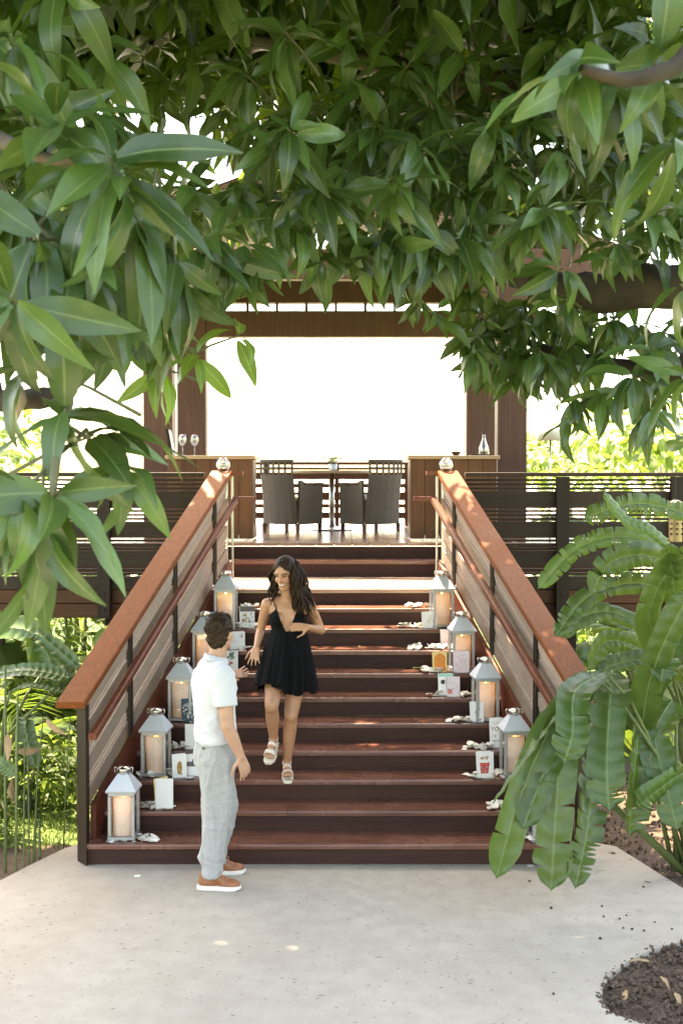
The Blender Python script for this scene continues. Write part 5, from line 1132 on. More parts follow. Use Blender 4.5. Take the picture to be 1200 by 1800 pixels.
def fuse(mb, name, voxel, smooth=6, disp=None, fac=.5):
    me = mb.mesh(name + '_raw', M['white']); bm = bmesh.new(); bm.from_mesh(me); bmesh.ops.recalc_face_normals(bm, faces=bm.faces); bm.to_mesh(me); bm.free()
    o = bpy.data.objects.new('fuse_tmp', me); COL.objects.link(o); m = o.modifiers.new('r', 'REMESH'); m.mode = 'VOXEL'; m.voxel_size = voxel; m.adaptivity = 0
    s = o.modifiers.new('s', 'SMOOTH'); s.iterations = smooth; s.factor = fac
    dg = bpy.context.evaluated_depsgraph_get(); r = bpy.data.meshes.new_from_object(o.evaluated_get(dg)); bpy.data.objects.remove(o); bpy.data.meshes.remove(me)
    r.name = name; r.polygons.foreach_set('use_smooth', [True] * len(r.polygons)); r.materials.clear()
    if disp:
        n = len(r.vertices); co = np.empty(n * 3); no = np.empty(n * 3); r.vertices.foreach_get('co', co); r.vertex_normals.foreach_get('vector', no); co = co.reshape(-1, 3); no = no.reshape(-1, 3)
        d = np.array([disp(Vector(p), Vector(q)) for p, q in zip(co, no)]); co = co + no * d[:, None]; r.vertices.foreach_set('co', co.ravel()); r.update()
    return r
def paint(me, mats, fn):
    for m in mats: me.materials.append(m)
    me.polygons.foreach_set('material_index', [fn(p.center) for p in me.polygons])
def skin_mat(name, c):
    t = NT(name); n = t.noise(t.coord(), 18, 4); t.lk(t.ramp(n, [(.3, tuple(x * .9 for x in c)), (.7, tuple(x * 1.08 for x in c))]), t.p.inputs['Base Color']); t.p.inputs['Roughness'].default_value = .48
    t.p.inputs['Subsurface Weight'].default_value = .12; t.p.inputs['Subsurface Radius'].default_value = (.012, .005, .003); return t.mat
M['skin_m'] = skin_mat('fair tanned skin', (.46, .25, .165)); M['skin_f'] = skin_mat('warm tanned skin', (.45, .225, .125))
M['lip'] = plain('lip', (.45, .13, .11), .4); M['teeth'] = plain('teeth', (.75, .72, .66), .4); M['lash'] = plain('lash and brow', (.035, .02, .014), .7); M['cheek'] = skin_mat('flushed cheek', (.46, .195, .115))
def hair_mat(name, a, b):
    t = NT(name); v = t.coord('Object', (60, 60, 9)); n = t.noise(v, 1.5, 4); t.lk(t.ramp(n, [(.3, a), (.75, b)]), t.p.inputs['Base Color']); t.p.inputs['Roughness'].default_value = .5; t.p.inputs['Specular IOR Level'].default_value = .12; t.bump(n, .8, .004); return t.mat
M['hair_m'] = hair_mat('short brown hair', (.012, .007, .004), (.06, .035, .02)); M['hair_f'] = hair_mat('long dark brown hair', (.009, .005, .003), (.05, .026, .014))
def cloth(name, c, rough=.85, sc=220, amt=.25, sheen=.2):
    t = NT(name); n = t.noise(t.coord(), sc, 2); n2 = t.noise(t.coord(), 9, 3); col = t.ramp(n, [(.3, tuple(x * (1 - amt) for x in c)), (.7, tuple(min(1, x * (1 + amt)) for x in c))]); t.lk(col, t.p.inputs['Base Color']); t.p.inputs['Roughness'].default_value = rough; t.p.inputs['Sheen Weight'].default_value = sheen; t.p.inputs['Specular IOR Level'].default_value = .5 if sheen else .15; t.bump(n, .25, .001); return t.mat
M['shirt'] = cloth('white jersey', (.53, .53, .545), .85, 300, .03); M['trouser'] = cloth('light grey linen', (.33, .325, .315), .9, 160, .16); M['dress'] = cloth('black tulle', (.0035, .0033, .0036), .9, 90, .5, 0.0)
M['leather'] = plain('tan leather', (.28, .10, .04), .45, 0, .18, 16); M['sole'] = plain('white rubber sole', (.74, .70, .64), .6, 0, .05, 20); M['strap'] = plain('cream strap', (.72, .64, .52), .55, 0, .06, 20); M['lace'] = plain('tan lace', (.46, .22, .12), .7); M['buttonm'] = plain('dark button', (.04, .03, .025), .4)

def hand(mb, wrist, d, palm_n, s=1.0, curl=.5, left=False, spread=.16):
    """palm and five fingers; d = direction of the fingers, palm_n = palm normal"""
    d = Vector(d).normalized(); nrm = Vector(palm_n); nrm = (nrm - d * nrm.dot(d)).normalized(); sd_ = d.cross(nrm) * (1 if left else -1)   # towards the thumb
    w = Vector(wrist); L = .085 * s
    for k, o in enumerate((-.030, -.010, .010, .029)):
        rcone(mb, w + sd_ * o * .55 * s + d * .012, .0155 * s, w + d * L + sd_ * o * s, .0125 * s, 10, 3)
    for k, (o, ln) in enumerate(((-.031, .058), (-.0105, .072), (.0105, .078), (.031, .068))):
        p = w + d * L * .98 + sd_ * o * s; dd = (d + sd_ * (o / .03 * spread)).normalized(); c = curl * (1.15 - .12 * k); ln *= s
        for j, (fr, rr) in enumerate(((.45, .0092), (.32, .0085), (.26, .0075))):
            ax = sd_; q = Matrix.Rotation((-c * (.35 + .5 * j)) * (1 if not left else -1) * (1), 3, ax); e = (q @ dd)
            if e.dot(nrm) < dd.dot(nrm): e = Matrix.Rotation((c * (.35 + .5 * j)) * (1 if not left else -1), 3, ax) @ dd
            rcone(mb, p, rr * s, p + e * ln * fr, rr * .92 * s, 8, 3); p = p + e * ln * fr
    p = w + sd_ * .022 * s + d * .02 * s; e = (d * .55 + sd_ * .85 + nrm * .25).normalized(); p2 = p + e * .048 * s; rcone(mb, p, .0155 * s, p2, .0115 * s, 8, 3); e = (d * .85 + sd_ * .45 + nrm * .25).normalized(); p3 = p2 + e * .034 * s; rcone(mb, p2, .0108 * s, p3, .0095 * s, 8, 3); rcone(mb, p3, .0095 * s, p3 + e * .022 * s, .0075 * s, 8, 3)
def head(mb, c, Q, s=1.0, fem=False):
    """Q: 3x3 with columns forward, left, up"""
    def P(f, l, u): return Vector(c) + Q @ (Vector((f, l, u)) * s)
    ellip(mb, P(-.008, 0, .03), (.098 * s, .076 * s, .098 * s), Q); ellip(mb, P(.028, 0, -.03), (.066 * s, .060 * s, .075 * s), Q)
    rcone(mb, P(.045, 0, -.07), .042 * s, P(.066, 0, -.098), .024 * s)
    for l in (-1, 1):
        ellip(mb, P(.055, l * .034, -.022), (.034 * s, .028 * s, .03 * s), Q); rcone(mb, P(.0, l * .05, -.055), .022 * s, P(.055, l * .022, -.092), .020 * s)
        ellip(mb, P(-.008, l * .079, -.002), (.022 * s, .010 * s, .033 * s), Q @ Matrix.Rotation(l * .35, 3, 'Z')); ellip(mb, P(.078, l * .032, .036), (.018 * s, .026 * s, .012 * s), Q)
    rcone(mb, P(.090, 0, .020), .009 * s, P(.112, 0, -.018), .0135 * s, 10, 4)
    for l in (-1, 1): ellip(mb, P(.096, l * .011, -.021), (.012 * s, .009 * s, .009 * s), Q)
    ellip(mb, P(.084, 0, -.052), (.018 * s, .027 * s, .016 * s), Q)
    return P
def head_zone(c, Q, s, fem, smile=0.0, closed=True):
    Qi = Q.transposed(); c = Vector(c)
    def z(p):
        q = Qi @ (Vector(p) - c) / s; f, l, u = q
        if f < .045: return 0
        al = abs(l)
        if abs(al - .033) < .016 and abs(u - (.013 - 6 * (al - .033) ** 2)) < .0042: return 3            # lashes
        if abs(al - .035) < .021 and abs(u - (.036 + .004 - 10 * (al - .035) ** 2)) < .0042: return 3       # brows
        um = -.055 + smile * l * l * 14
        if fem and smile and al < .026 and abs(u - um - .001) < .005: return 2                               # teeth
        if al < .031 and abs(u - um) < (.0115 if fem else .008) * (1 - (al / .033) ** 2) + .002: return 1
        if fem and .02 < al < .058 and abs(u + .02) < .022: return 4
        return 0
    return z
def axes(f, up=(0, 0, 1)):
    f = Vector(f).normalized(); u = Vector(up); u = (u - f * u.dot(f)).normalized(); l = u.cross(f); return Matrix((f, l, u)).transposed()

# ---------------------------------------------------------------- the man, standing on the concrete, looking up at the woman
man = tag(empty('person', (-.79, -.33, 0), R(18)), 'man in white short-sleeved shirt and grey trousers reaching out a hand', 'person')
b = MB()
HQ = axes((math.cos(R(46)), math.sin(R(46)), .10)); HC = Vector((-.015, .012, 1.658)); HP = head(b, HC, HQ, 1.0)
rcone(b, (-.055, .0, 1.43), .066, (-.028, .01, 1.585), .058)
loft(b, [((-.05, 0, .86), .09, .135, 0), ((-.05, 0, 1.0), .095, .14, 0), ((-.055, 0, 1.2), .105, .16, .1), ((-.06, 0, 1.36), .11, .185, .2), ((-.06, 0, 1.45), .07, .14, .2)])
SR, ER, WR = Vector((-.045, -.215, 1.405)), Vector((-.03, -.27, 1.10)), Vector((.06, -.255, .895))
SL, EL, WL = Vector((-.05, .215, 1.405)), Vector((-.01, .37, 1.17)), Vector((.088, .335, 1.325))
rcone(b, SR, .062, SR.lerp(ER, .5), .053); rcone(b, SR.lerp(ER, .5), .053, ER, .043); rcone(b, ER, .044, ER.lerp(WR, .35), .044); rcone(b, ER.lerp(WR, .35), .044, WR, .029)
rcone(b, SL, .06, EL, .044); rcone(b, EL, .044, EL.lerp(WL, .4), .042); rcone(b, EL.lerp(WL, .4), .042, WL, .028)
hand(b, WR, (.30, .06, -.95), (-.35, .93, 0), 1.05, .55, left=False, spread=.1)
hand(b, WL, (.92, -.28, .16), (-.1, -.55, .85), 1.05, .35, left=True, spread=.2)
hips = {-1: Vector((-.06, -.09, .90)), 1: Vector((-.055, .09, .90))}; knees = {-1: Vector((-.07, -.115, .48)), 1: Vector((.03, .12, .48))}; ank = {-1: Vector((-.105, -.125, .085)), 1: Vector((-.01, .155, .085))}
for s in (-1, 1): rcone(b, hips[s], .07, knees[s], .045); rcone(b, knees[s], .045, ank[s], .034)
for s, fy in ((-1, R(-24)), (1, R(-8))):
    fx = Vector((math.cos(fy), math.sin(fy), 0)); rcone(b, ank[s], .036, ank[s] + fx * .12 - Vector((0, 0, .045)), .03)
me = fuse(b, 'body', .0065, 4)
zf = head_zone(HC, HQ, 1.0, False); paint(me, [M['skin_m'], M['lip'], M['teeth'], M['lash'], M['skin_m']], lambda p: zf(p) if p[2] > 1.5 else 0)
body = link('body', me, man)
# short hair: shell over the skull with tufts
hb = MB(); ellip(hb, HP(-.016, 0, .042), (.104, .0835, .098), HQ, 26, 18); ellip(hb, HP(-.045, 0, -.01), (.066, .074, .075), HQ); ellip(hb, HP(.045, 0, .098), (.052, .056, .030), HQ); ellip(hb, HP(-.06, 0, -.05), (.035, .055, .035), HQ)
def hair_disp(p, n):
    q = HQ.transposed() @ (p - HC); a = .010 * mnoise.noise(p * 38) + .006 * mnoise.noise(p * 90)
    if q.z > .05: a += .012 * max(0, mnoise.noise(Vector((p.x * 60, p.y * 60, p.z * 22)))) + .004
    return a
hm = fuse(hb, 'hair', .006, 2, hair_disp)
bm = bmesh.new(); bm.from_mesh(hm); Qi = HQ.transposed()
def bald(c):
    q = Qi @ (Vector(c) - HC)
    if q.x > .058 and q.z < .085: return True
    if q.x > .0 and q.z < .012 : return True
    return q.z < -.078
bmesh.ops.delete(bm, geom=[f for f in bm.faces if bald(f.calc_center_median())], context='FACES'); bm.to_mesh(hm); bm.free(); hm.materials.append(M['hair_m']); hair = link('hair', hm, man)
tuft = MB(); r_ = random.Random(5)
for i in range(420):
    th = r_.uniform(0, 6.28); ph = math.acos(r_.uniform(.05, 1)); d = Vector((math.sin(ph) * math.cos(th), math.sin(ph) * math.sin(th), math.cos(ph))); q = Vector((-.016 + .101 * d.x, .081 * d.y, .042 + .096 * d.z))
    if q.x > .06 and q.z < .07: continue
    top = d.z > .6; l = r_.uniform(.018, .036) if top else r_.uniform(.008, .016); fl = Vector((.55 if top else -.1, r_.gauss(0, .3), .35 if top else -.6)); e = (d * .8 + fl).normalized()
    p0 = HC + HQ @ q; p1 = p0 + HQ @ e * l * .6 ; p2 = p0 + HQ @ (e * l + Vector((0, 0, -.004))); tuft.tube([p0, p1, p2], [.0035, .003, .0008], 4, False)
tag(tuft.build('hair_tufts', M['hair_m'], hair, True), kind='stuff')
# polo shirt
def folds(amp, seed, drag=(30, 30, 9)):
    off = Vector((seed, seed * 2, 0))
    def f(p, n):
        q = Vector((p.x * drag[0], p.y * drag[1], p.z * drag[2])) + off; v = mnoise.noise(q * .5) + .5 * mnoise.noise(q); w = mnoise.noise(Vector((p.x * 5, p.y * 5, p.z * 5)) + off)
        rd = (1 - min(1, abs(v) * 2.2)) ** 2; return amp * ((rd - .25) * (.55 + max(0, w) * 1.5) + .35 * v)
    return f
b = MB()
loft(b, [((-.052, 0, .955), .132, .185, .05), ((-.052, 0, 1.0), .135, .183, .05), ((-.055, 0, 1.08), .13, .172, .08), ((-.06, 0, 1.2), .132, .185, .1), ((-.062, 0, 1.32), .135, .205, .18), ((-.062, 0, 1.41), .115, .20, .2), ((-.058, 0, 1.465), .075, .135, .2), ((-.05, 0, 1.495), .064, .08, .2)], 40)
for S, E, t_ in ((SR, ER, .56), (SL, EL, .56)):
    m = S.lerp(E, t_); rcone(b, S + Vector((0, 0, -.005)), .082, m, .074); rcone(b, Vector((-.06, S.y * .6, 1.43)), .075, S, .078)
me = fuse(b, 'shirt', .008, 5)
def sf(p, n):
    z = p.z; k = folds(.009, 3, (10, 10, 24))(p, n) * (1.3 if z < 1.15 else .7) + folds(.006, 8, (18, 18, 10))(p, n)
    return k
n = len(me.vertices); 
for v, no in zip(me.vertices, [Vector(x.vector) for x in me.vertex_normals]): v.co += no * sf(v.co, no)
# trim the sleeve ends flat and open the hem
bm = bmesh.new(); bm.from_mesh(me)
for S, E in ((SR, ER), (SL, EL)):
    dd = (E - S).normalized(); c = S.lerp(E, .56); g_ = [f for f in bm.faces if abs(f.calc_center_median().y) > .19 and ((f.calc_center_median() - c) - dd * (f.calc_center_median() - c).dot(dd)).length < .10 and (f.calc_center_median() - c).dot(dd) > .0]; bmesh.ops.delete(bm, geom=g_, context='FACES')
bmesh.ops.delete(bm, geom=[f for f in bm.faces if f.calc_center_median().z < .958 + .03 * (f.calc_center_median().x + .05) / .13], context='FACES')
bm.to_mesh(me); bm.free(); me.polygons.foreach_set('use_smooth', [True] * len(me.polygons)); me.materials.append(M['shirt']); shirt = link('shirt', me, man)
so = shirt.modifiers.new('thick', 'SOLIDIFY'); so.thickness = .004
for S, E in ((SR, ER), (SL, EL)):      # hem bands of the sleeves
    dd = (E - S).normalized(); c = S.lerp(E, .55); a = MB(); ref = Vector((1, 0, 0)); u = dd.cross(ref).normalized(); w = dd.cross(u); vs = []
    for t_, r0 in ((-.014, .0755), (.010, .0765), (.012, .072), (-.014, .071)):
        for k in range(24): an = 2 * math.pi * k / 24; vs.append(c + dd * t_ + (u * math.cos(an) + w * math.sin(an)) * r0)
    a.add(vs, [(i * 24 + k, i * 24 + (k + 1) % 24, ((i + 1) % 4) * 24 + (k + 1) % 24, ((i + 1) % 4) * 24 + k) for i in range(4) for k in range(24)]); a.build('sleeve_hem', M['shirt'], shirt, True)
a = MB(); vs = []; N = 28                # collar
for zz, r0, r1 in ((1.487, .076, .082), (1.522, .066, .070), (1.524, .072, .076), (1.487, .088, .094)):
    for k in range(N): an = 2 * math.pi * k / N; vs.append((-.047 + r0 * math.cos(an), r1 * math.sin(an) + .004, zz - .018 * math.cos(an)))
a.add(vs, [(i * N + k, i * N + (k + 1) % N, (i + 1) * N + (k + 1) % N, (i + 1) * N + k) for i in range(3) for k in range(N)]); a.build('collar', M['shirt'], shirt, True)
# trousers
b = MB(); loft(b, [((-.05, 0, .80), .135, .175, 0), ((-.052, 0, .88), .136, .178, 0), ((-.052, 0, .955), .122, .165, 0), ((-.052, 0, .985), .118, .160, 0)], 36)
for s in (-1, 1):
    h_, k_, a_ = hips[s], knees[s], ank[s]; secs = []
    for t_, w1, w2, xo in ((.0, .122, .102, 0), (.3, .115, .099, .0), (.62, .101, .09, .0), (1.0, .088, .082, .0)): p = h_.lerp(k_, t_); secs.append(((p.x + xo, p.y, p.z - .04 * (1 - t_)), w1, w2, 0))
    for t_, w1, w2, xo in ((.25, .084, .079, -.008), (.55, .077, .073, -.008), (.8, .068, .066, -.004), (.93, .064, .063, 0), (1.0, .064, .063, 0)): p = k_.lerp(a_, t_); secs.append(((p.x + xo, p.y, p.z), w1, w2, 0))
    loft(b, secs[::-1], 26, True, 2.1)
def tf(p, n):
    k = folds(.020, 5, (22, 22, 4))(p, n) + folds(.007, 9, (12, 12, 20))(p, n)
    if p.z < .3: k += .006 * math.sin(p.z * 80 + 6 * p.x * 8 + 3 * mnoise.noise(p * 9)) * (1 - p.z / .3)
    return max(k, -.008)
me = fuse(b, 'trousers', .008, 5, tf); me.materials.append(M['trouser']); tro = link('trousers', me, man)
a = MB(); a.lathe([(0, 0), (.009, 0), (.009, .003), (0, .004)], 10); bt = a.build('pocket_button', M['buttonm'], tro); bt.location = (-.155, -.112, .93); bt.rotation_euler = (R(90), 0, R(-48))
a = MB(); a.tube([(-.187, -.05, .955), (-.165, -.11, .948), (-.13, -.15, .945)], .003, 5); a.build('pocket_welt', M['trouser'], tro)
# shoes
def sneaker(s, fy):
    o_ = ank[s]; q = Matrix.Rotation(fy, 3, 'Z'); root = MB(); up_ = MB()
    out = [(-.095, -.03), (-.098, 0), (-.095, .03), (-.06, .041), (0, .043), (.06, .048), (.12, .050), (.165, .042), (.19, .022), (.197, 0), (.19, -.022), (.165, -.040), (.12, -.046), (.06, -.044), (0, -.041), (-.06, -.040)]
    base = Vector((o_.x + .0, o_.y, 0)); mb1 = MB(); nO = len(out); vs = []
    for zz, sc in ((.001, .97), (.006, 1.0), (.028, 1.0), (.030, .96)):
        for x, y in out: p = q @ Vector((x * sc, y * sc, 0)); vs.append((base.x + p.x, base.y + p.y, zz + (.006 if x > .17 and zz < .01 else 0)))
    mb1.add(vs, [tuple(range(nO))[::-1], tuple(range(3 * nO, 4 * nO))] + [(i * nO + k, i * nO + (k + 1) % nO, (i + 1) * nO + (k + 1) % nO, (i + 1) * nO + k) for i in range(3) for k in range(nO)])
    sole = mb1.build('shoe', M['sole'], man, False)
    mb2 = MB()
    def SP(x, y, z): p = q @ Vector((x, y, 0)); return base + Vector((p.x, p.y, z))
    ellip(mb2, SP(.115, 0, .036), (.076, .044, .036), q); ellip(mb2, SP(-.02, 0, .045), (.075, .038, .045), q); rcone(mb2, SP(.10, 0, .045), .034, SP(.005, 0, .085), .036); rcone(mb2, SP(-.055, 0, .04), .036, SP(-.058, 0, .085), .029); rcone(mb2, SP(-.05, 0, .07), .03, SP(.01, 0, .078), .036)
    um = fuse(mb2, 'upper', .006, 4); bm = bmesh.new(); bm.from_mesh(um); bmesh.ops.delete(bm, geom=[f for f in bm.faces if f.calc_center_median().z < .024], context='FACES'); bm.to_mesh(um); bm.free(); um.materials.append(M['leather']); u = link('upper', um, sole)
    for i in range(4):
        x = .105 - i * .024; z = .078 + i * .012; a = MB(); a.tube([SP(x, -.026, z - .010), SP(x - .004, 0, z + .004), SP(x, .026, z - .010)], .0035, 5); a.build('lace', M['lace'], u)
    a = MB(); a.tube([SP(.045, 0, .122), SP(.075, -.03, .128), SP(.07, -.045, .105)], .003, 5); a.tube([SP(.045, 0, .122), SP(.06, .03, .13), SP(.05, .045, .11)], .003, 5); a.build('lace_bow', M['lace'], u)
sneaker(-1, R(-24)); sneaker(1, R(-8))

# ---------------------------------------------------------------- the woman, coming down the steps
WB = Vector((-.42, .735, .45)); wom = tag(empty('person', WB, R(-92)), 'woman with long dark hair in a short black dress walking down the steps', 'person')
b = MB()
HC2 = Vector((.065, -.0, 1.53)); HQ2 = axes((.90, -.34, -.34)); HP2 = head(b, HC2, HQ2, .93, True)
rcone(b, (-.005, .018, 1.32), .050, (.035, .008, 1.455), .046)
loft(b, [((-.01, .02, .86), .095, .155, 0), ((-.01, .02, .95), .105, .165, 0), ((-.005, .018, 1.03), .088, .135, 0), ((.0, .018, 1.105), .08, .118, 0), ((.0, .018, 1.18), .085, .132, 0), ((-.005, .018, 1.27), .082, .145, 0), ((-.012, .018, 1.325), .055, .12, 0), ((-.01, .018, 1.36), .04, .06, 0)])
for s in (-1, 1): ellip(b, (.058, .018 + s * .066, 1.195), (.048, .056, .056))
S2 = {-1: Vector((-.01, -.142, 1.298)), 1: Vector((-.015, .178, 1.292))}
E2 = {-1: Vector((-.095, -.200, 1.085)), 1: Vector((-.13, .262, 1.085))}
W2 = {-1: Vector((.085, -.212, .985)), 1: Vector((.115, .178, 1.14))}
for s in (-1, 1):
    rcone(b, Vector((-.01, .018 + s * .08, 1.315)), .042, S2[s], .045); rcone(b, S2[s], .045, S2[s].lerp(E2[s], .5), .039); rcone(b, S2[s].lerp(E2[s], .5), .039, E2[s], .032); rcone(b, E2[s], .033, E2[s].lerp(W2[s], .35), .033); rcone(b, E2[s].lerp(W2[s], .35), .033, W2[s], .022)
hand(b, W2[-1], (.55, -.12, -.8), (-.75, .25, -.6), .92, .25, left=False, spread=.3)
hand(b, W2[1], (.22, -.95, .06), (-.75, -.3, -.5), .88, .30, left=True, spread=.07)
hipw = {-1: Vector((.0, -.065, .88)), 1: Vector((-.01, .10, .88))}; kn = {-1: Vector((.235, -.085, .575)), 1: Vector((.075, .045, .475))}; an = {-1: Vector((.045, -.088, .285)), 1: Vector((-.035, .005, .085))}
for s in (-1, 1):
    rcone(b, hipw[s], .086, hipw[s].lerp(kn[s], .5), .073); rcone(b, hipw[s].lerp(kn[s], .5), .073, kn[s], .053); ellip(b, kn[s] + Vector((.008, 0, 0)), (.05, .05, .056))
    c = kn[s].lerp(an[s], .32) + (Vector((-.018, 0, 0)) if s > 0 else Vector((-.012, 0, -.012))); rcone(b, kn[s], .048, c, .052); rcone(b, c, .052, an[s], .031)
toe_d = {-1: Vector((.80, -.16, -.58)).normalized(), 1: Vector((.96, .12, -.26)).normalized()}
FT = {}
for s in (-1, 1):
    d = toe_d[s]; sd_ = Vector((-d.y, d.x, 0)).normalized(); ball = an[s] + d * .125 + Vector((0, 0, -.018 if s > 0 else -.01)); rcone(b, an[s], .031, ball, .026); heel = an[s] - d * .03 + Vector((0, 0, -.035)); rcone(b, an[s], .030, heel, .028)
    fl = Vector((d.x, d.y, d.z * (.15 if s > 0 else .9))).normalized()
    for k, (o, ln) in enumerate(((-.032, .030), (-.016, .035), (.0, .040), (.015, .043), (.031, .046))):
        o2 = o * (-s); p = ball + sd_ * o2 * .8 - d * .02; rcone(b, p, .013, ball + sd_ * o2 + fl * ln, .0095 if k < 4 else .012, 8, 3)
    FT[s] = (ball, heel, sd_, fl)
me = fuse(b, 'body', .0058, 4)
zf2 = head_zone(HC2, HQ2, .93, True, .55); paint(me, [M['skin_f'], M['lip'], M['teeth'], M['lash'], M['cheek']], lambda p: zf2(p) if p[2] > 1.36 else 0)
bodyw = link('body', me, wom)
# bodice: cloth lifted off the torso, deep V front, thin straps
src = me; bm = bmesh.new(); bm.from_mesh(src)
def in_dress(p, nrm):
    x, y, z = p; l = y - .018
    if abs(l) > .158: return False
    arm = min((p - S2[s].lerp(E2[s], t_)).length for s in (-1, 1) for t_ in (.25, .5, .75, 1.0))
    if z < 1.21 and arm < .050: return False
    if z < .98 or z > 1.345 or (z < 1.2 and x > .112): return False
    if min((p - E2[1].lerp(W2[1], t_)).length for t_ in (0, .25, .5, .75, 1.0)) < .045: return False
    front = x > .0
    if front:
        vx = .004 + (z - 1.085) * .40                         # half width of the bare V
        if z > 1.085 and abs(l) < vx: return False
        if z > 1.205: return abs(l) < vx + max(.010, .10 - (z - 1.205) * 1.45) and z < 1.34
        return True
    if z > 1.19: return .06 < abs(l) < .078 and z > 1.19 and z < 1.345
    return True
keep = [f for f in bm.faces if in_dress(f.calc_center_median(), f.normal)]; ks = set(keep)
bmesh.ops.delete(bm, geom=[f for f in bm.faces if f not in ks], context='FACES')
for _ in range(2): bmesh.ops.smooth_vert(bm, verts=[v for v in bm.verts if v.is_boundary], factor=.5, use_axis_x=True, use_axis_y=True, use_axis_z=True)
bm.normal_update(); 
for v in bm.verts: v.co += v.normal * (.0065 + .002 * mnoise.noise(v.co * 40))
dm = bpy.data.meshes.new('dress'); bm.to_mesh(dm); bm.free(); dm.materials.append(M['dress']); dm.polygons.foreach_set('use_smooth', [True] * len(dm.polygons)); dress = link('dress', dm, wom)
sm = dress.modifiers.new('thick', 'SOLIDIFY'); sm.thickness = .004; sm.offset = 0
# skirt with soft gathered pleats, two layers of tulle
def skirt(nm, grow, hem, ph, par):
    NS, NR = 120, 16; vs = []; fs = []
    for j in range(NR + 1):
        t_ = j / NR; z = 1.105 - t_ * (1.105 - hem)
        for k in range(NS):
            a_ = 2 * math.pi * k / NS; rx = .092 + grow * (.085 * t_ ** .75) ; ry = .128 + grow * (.098 * t_ ** .7)
            pl = (math.sin(a_ * 19 + ph + 1.5 * t_) + .6 * math.sin(a_ * 31 + 2 * ph)) * .009 * t_ ** .7 + .012 * t_ * math.sin(a_ * 5 + ph)
            lift = 0.0; x = (rx + pl) * math.cos(a_); y = (ry + pl) * math.sin(a_)
            if x > 0 and y < 0: lift = t_ * .085 * max(0, math.cos(a_ + .75)); x += t_ * .09 * max(0, math.cos(a_ + .6))    # pushed out by the raised knee
            vs.append((.0 + x + .02 * t_, .018 + y - .015 * t_, z + lift + (.010 * math.sin(a_ * 9 + ph) + .008 * mnoise.noise(Vector((a_ * 8, ph, 0)))) * t_))
    for j in range(NR):
        for k in range(NS): fs.append((j * NS + k, j * NS + (k + 1) % NS, (j + 1) * NS + (k + 1) % NS, (j + 1) * NS + k))
    a = MB(); a.add(vs, fs); o = a.build(nm, M['dress'], par, True); return o
skirt('skirt', 1.0, .645, .4, dress); skirt('under_skirt', .82, .665, 2.1, dress)
# sandals: sole and two broad straps each
for s in (-1, 1):
    ball, heel, sd_, fl = FT[s]; dn = (fl.cross(sd_) * (1 if fl.cross(sd_).z < 0 else -1)).normalized(); a = MB(); P0 = heel + dn * .032; out = [(-.03, .018), (-.035, 0), (-.03, -.018), (.06, -.030), (.13, -.044), (.19, -.042), (.222, -.02), (.222, .02), (.19, .042), (.13, .044), (.06, .030)]
    ax = (ball + fl * .0 + dn * .030 - P0); ax = ax.normalized(); poly = [P0 + ax * x + sd_ * y for x, y in out]; a.prism(poly, dn * .018 * (1)); so_ = a.build('sandal', M['strap'], wom)
    for (c, rad, w) in ((ball + fl * .002, .034, .020), (an[s].lerp(ball, .42), .033, .016), (an[s] + Vector((0, 0, .004)), .0355, .009)):
        d = fl if rad == .034 else (ball - an[s]).normalized(); 
        if w == .009: d = (kn[s] - an[s]).normalized()
        u = d.cross(sd_).normalized(); a = MB(); N = 20; vs = []
        for t_, g_ in ((-w, 1), (w, 1), (w, .9), (-w, .9)):
            for k in range(N): q_ = 2 * math.pi * k / N; vs.append(c + d * t_ + (sd_ * math.cos(q_) * (1.28 if rad == .034 else 1.0) + u * math.sin(q_) * (1 if w != .009 else 1.05)) * rad * g_ + dn * (.004 if w != .009 else 0))
        a.add(vs, [(i * N + k, i * N + (k + 1) % N, ((i + 1) % 4) * N + (k + 1) % N, ((i + 1) % 4) * N + k) for i in range(4) for k in range(N)]); a.build('strap', M['strap'], so_, True)
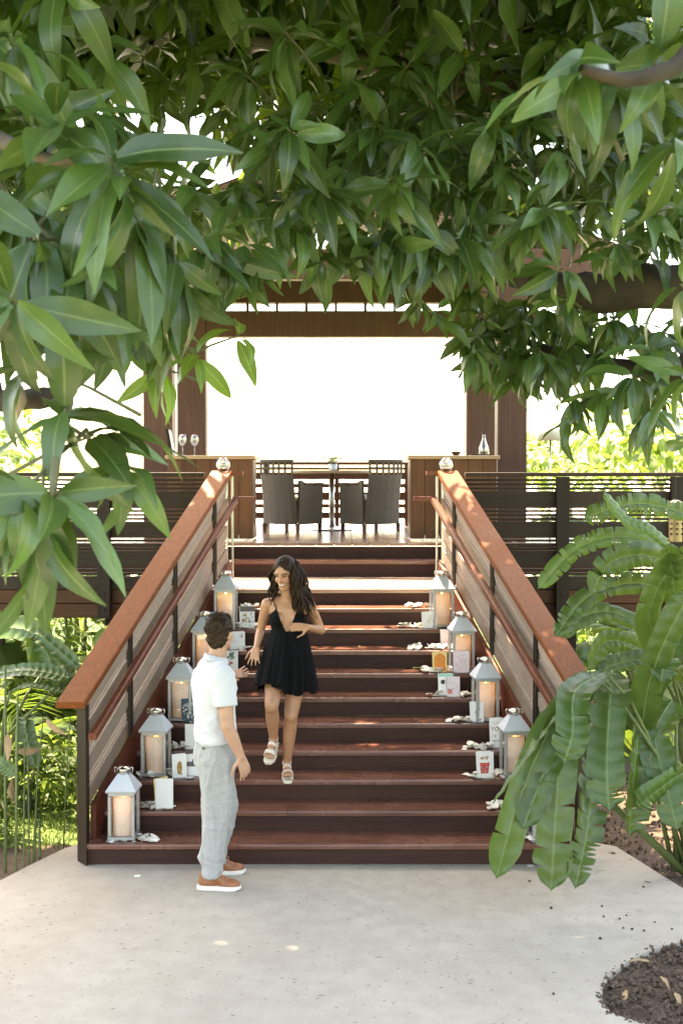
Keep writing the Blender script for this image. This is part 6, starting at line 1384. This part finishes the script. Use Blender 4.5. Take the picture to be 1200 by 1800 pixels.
# long wavy hair
hb = MB(); ellip(hb, HP2(-.022, 0, .045), (.105 * .97, .086 * .97, .098 * .97), HQ2, 26, 18); ellip(hb, HP2(-.06, 0, -.02), (.06, .082, .09), HQ2)
hm = fuse(hb, 'hair', .006, 3, lambda p, n: .006 * mnoise.noise(Vector((p.x * 60, p.y * 60, p.z * 12)))); Qi2 = HQ2.transposed(); bm = bmesh.new(); bm.from_mesh(hm)
def bare(c):
    q = Qi2 @ (Vector(c) - HC2) / .93
    return (q.x > .045 and q.z < .105 - .85 * abs(q.y)) or (q.x > .025 and q.z < .04 and abs(q.y) < .07) or (q.x > .0 and q.z < -.05)
bmesh.ops.delete(bm, geom=[f for f in bm.faces if bare(f.calc_center_median())], context='FACES'); bm.to_mesh(hm); bm.free(); hm.materials.append(M['hair_f']); hw_ = link('hair', hm, wom)
lk = MB(); r_ = random.Random(3)
def lock(root_l, side, n_len, sway, rad):
    """root in head coordinates; falls beside the neck and out to her left"""
    p = HP2(*root_l); pts = [p]; out = (HQ2 @ Vector((root_l[0] * .3, root_l[1], root_l[2] * .2))).normalized(); ph = r_.random() * 6; step = n_len / 9; d = out * .8 + Vector((0, 0, .35))
    for i in range(9):
        g_ = Vector((-.10, 0, -1)) + Vector((sway[0], sway[1], 0)) * (i / 9); d = (d * .45 + g_ * .75 + Vector((math.sin(ph + i * 1.35) * .48, math.cos(ph + i * 1.35) * .52, 0))).normalized(); p = p + d * step
        ax = Vector((.0, .012, p.z)); hv = p - ax                                   # keep clear of neck and shoulders
        if p.z < 1.42 and hv.length < .085: p = ax + hv.normalized() * .085
        if p.z < 1.335 and abs(p.y - .018) < .17 and -.075 < p.x < .06: p.x = -.08 if p.x < 0 else .075
        pts.append(p)
    rr_ = [rad * (.55 + .6 * math.sin(math.pi * min(1, i / 8.5))) * (1 if i < 8 else .4) for i in range(10)]; lk.tube(pts, rr_, 6)
for i in range(170):
    side = 1 if r_.random() < .60 else -1; a_ = r_.uniform(.15, 1.0); rt = (r_.uniform(-.10, -.01) if a_ < .6 else r_.uniform(-.09, .02), side * (.035 + .055 * a_), .118 - .09 * a_)
    if side > 0: lock(rt, 1, r_.uniform(.28, .46), (r_.uniform(-.25, .15), r_.uniform(.2, 1.15)), r_.uniform(.006, .011))
    else: lock(rt, -1, r_.uniform(.20, .30), (r_.uniform(-.15, .15), r_.uniform(-.35, -.02)), r_.uniform(.006, .010))
lo = lk.build('locks', M['hair_f'], hw_, True); tag(lo, kind='stuff')
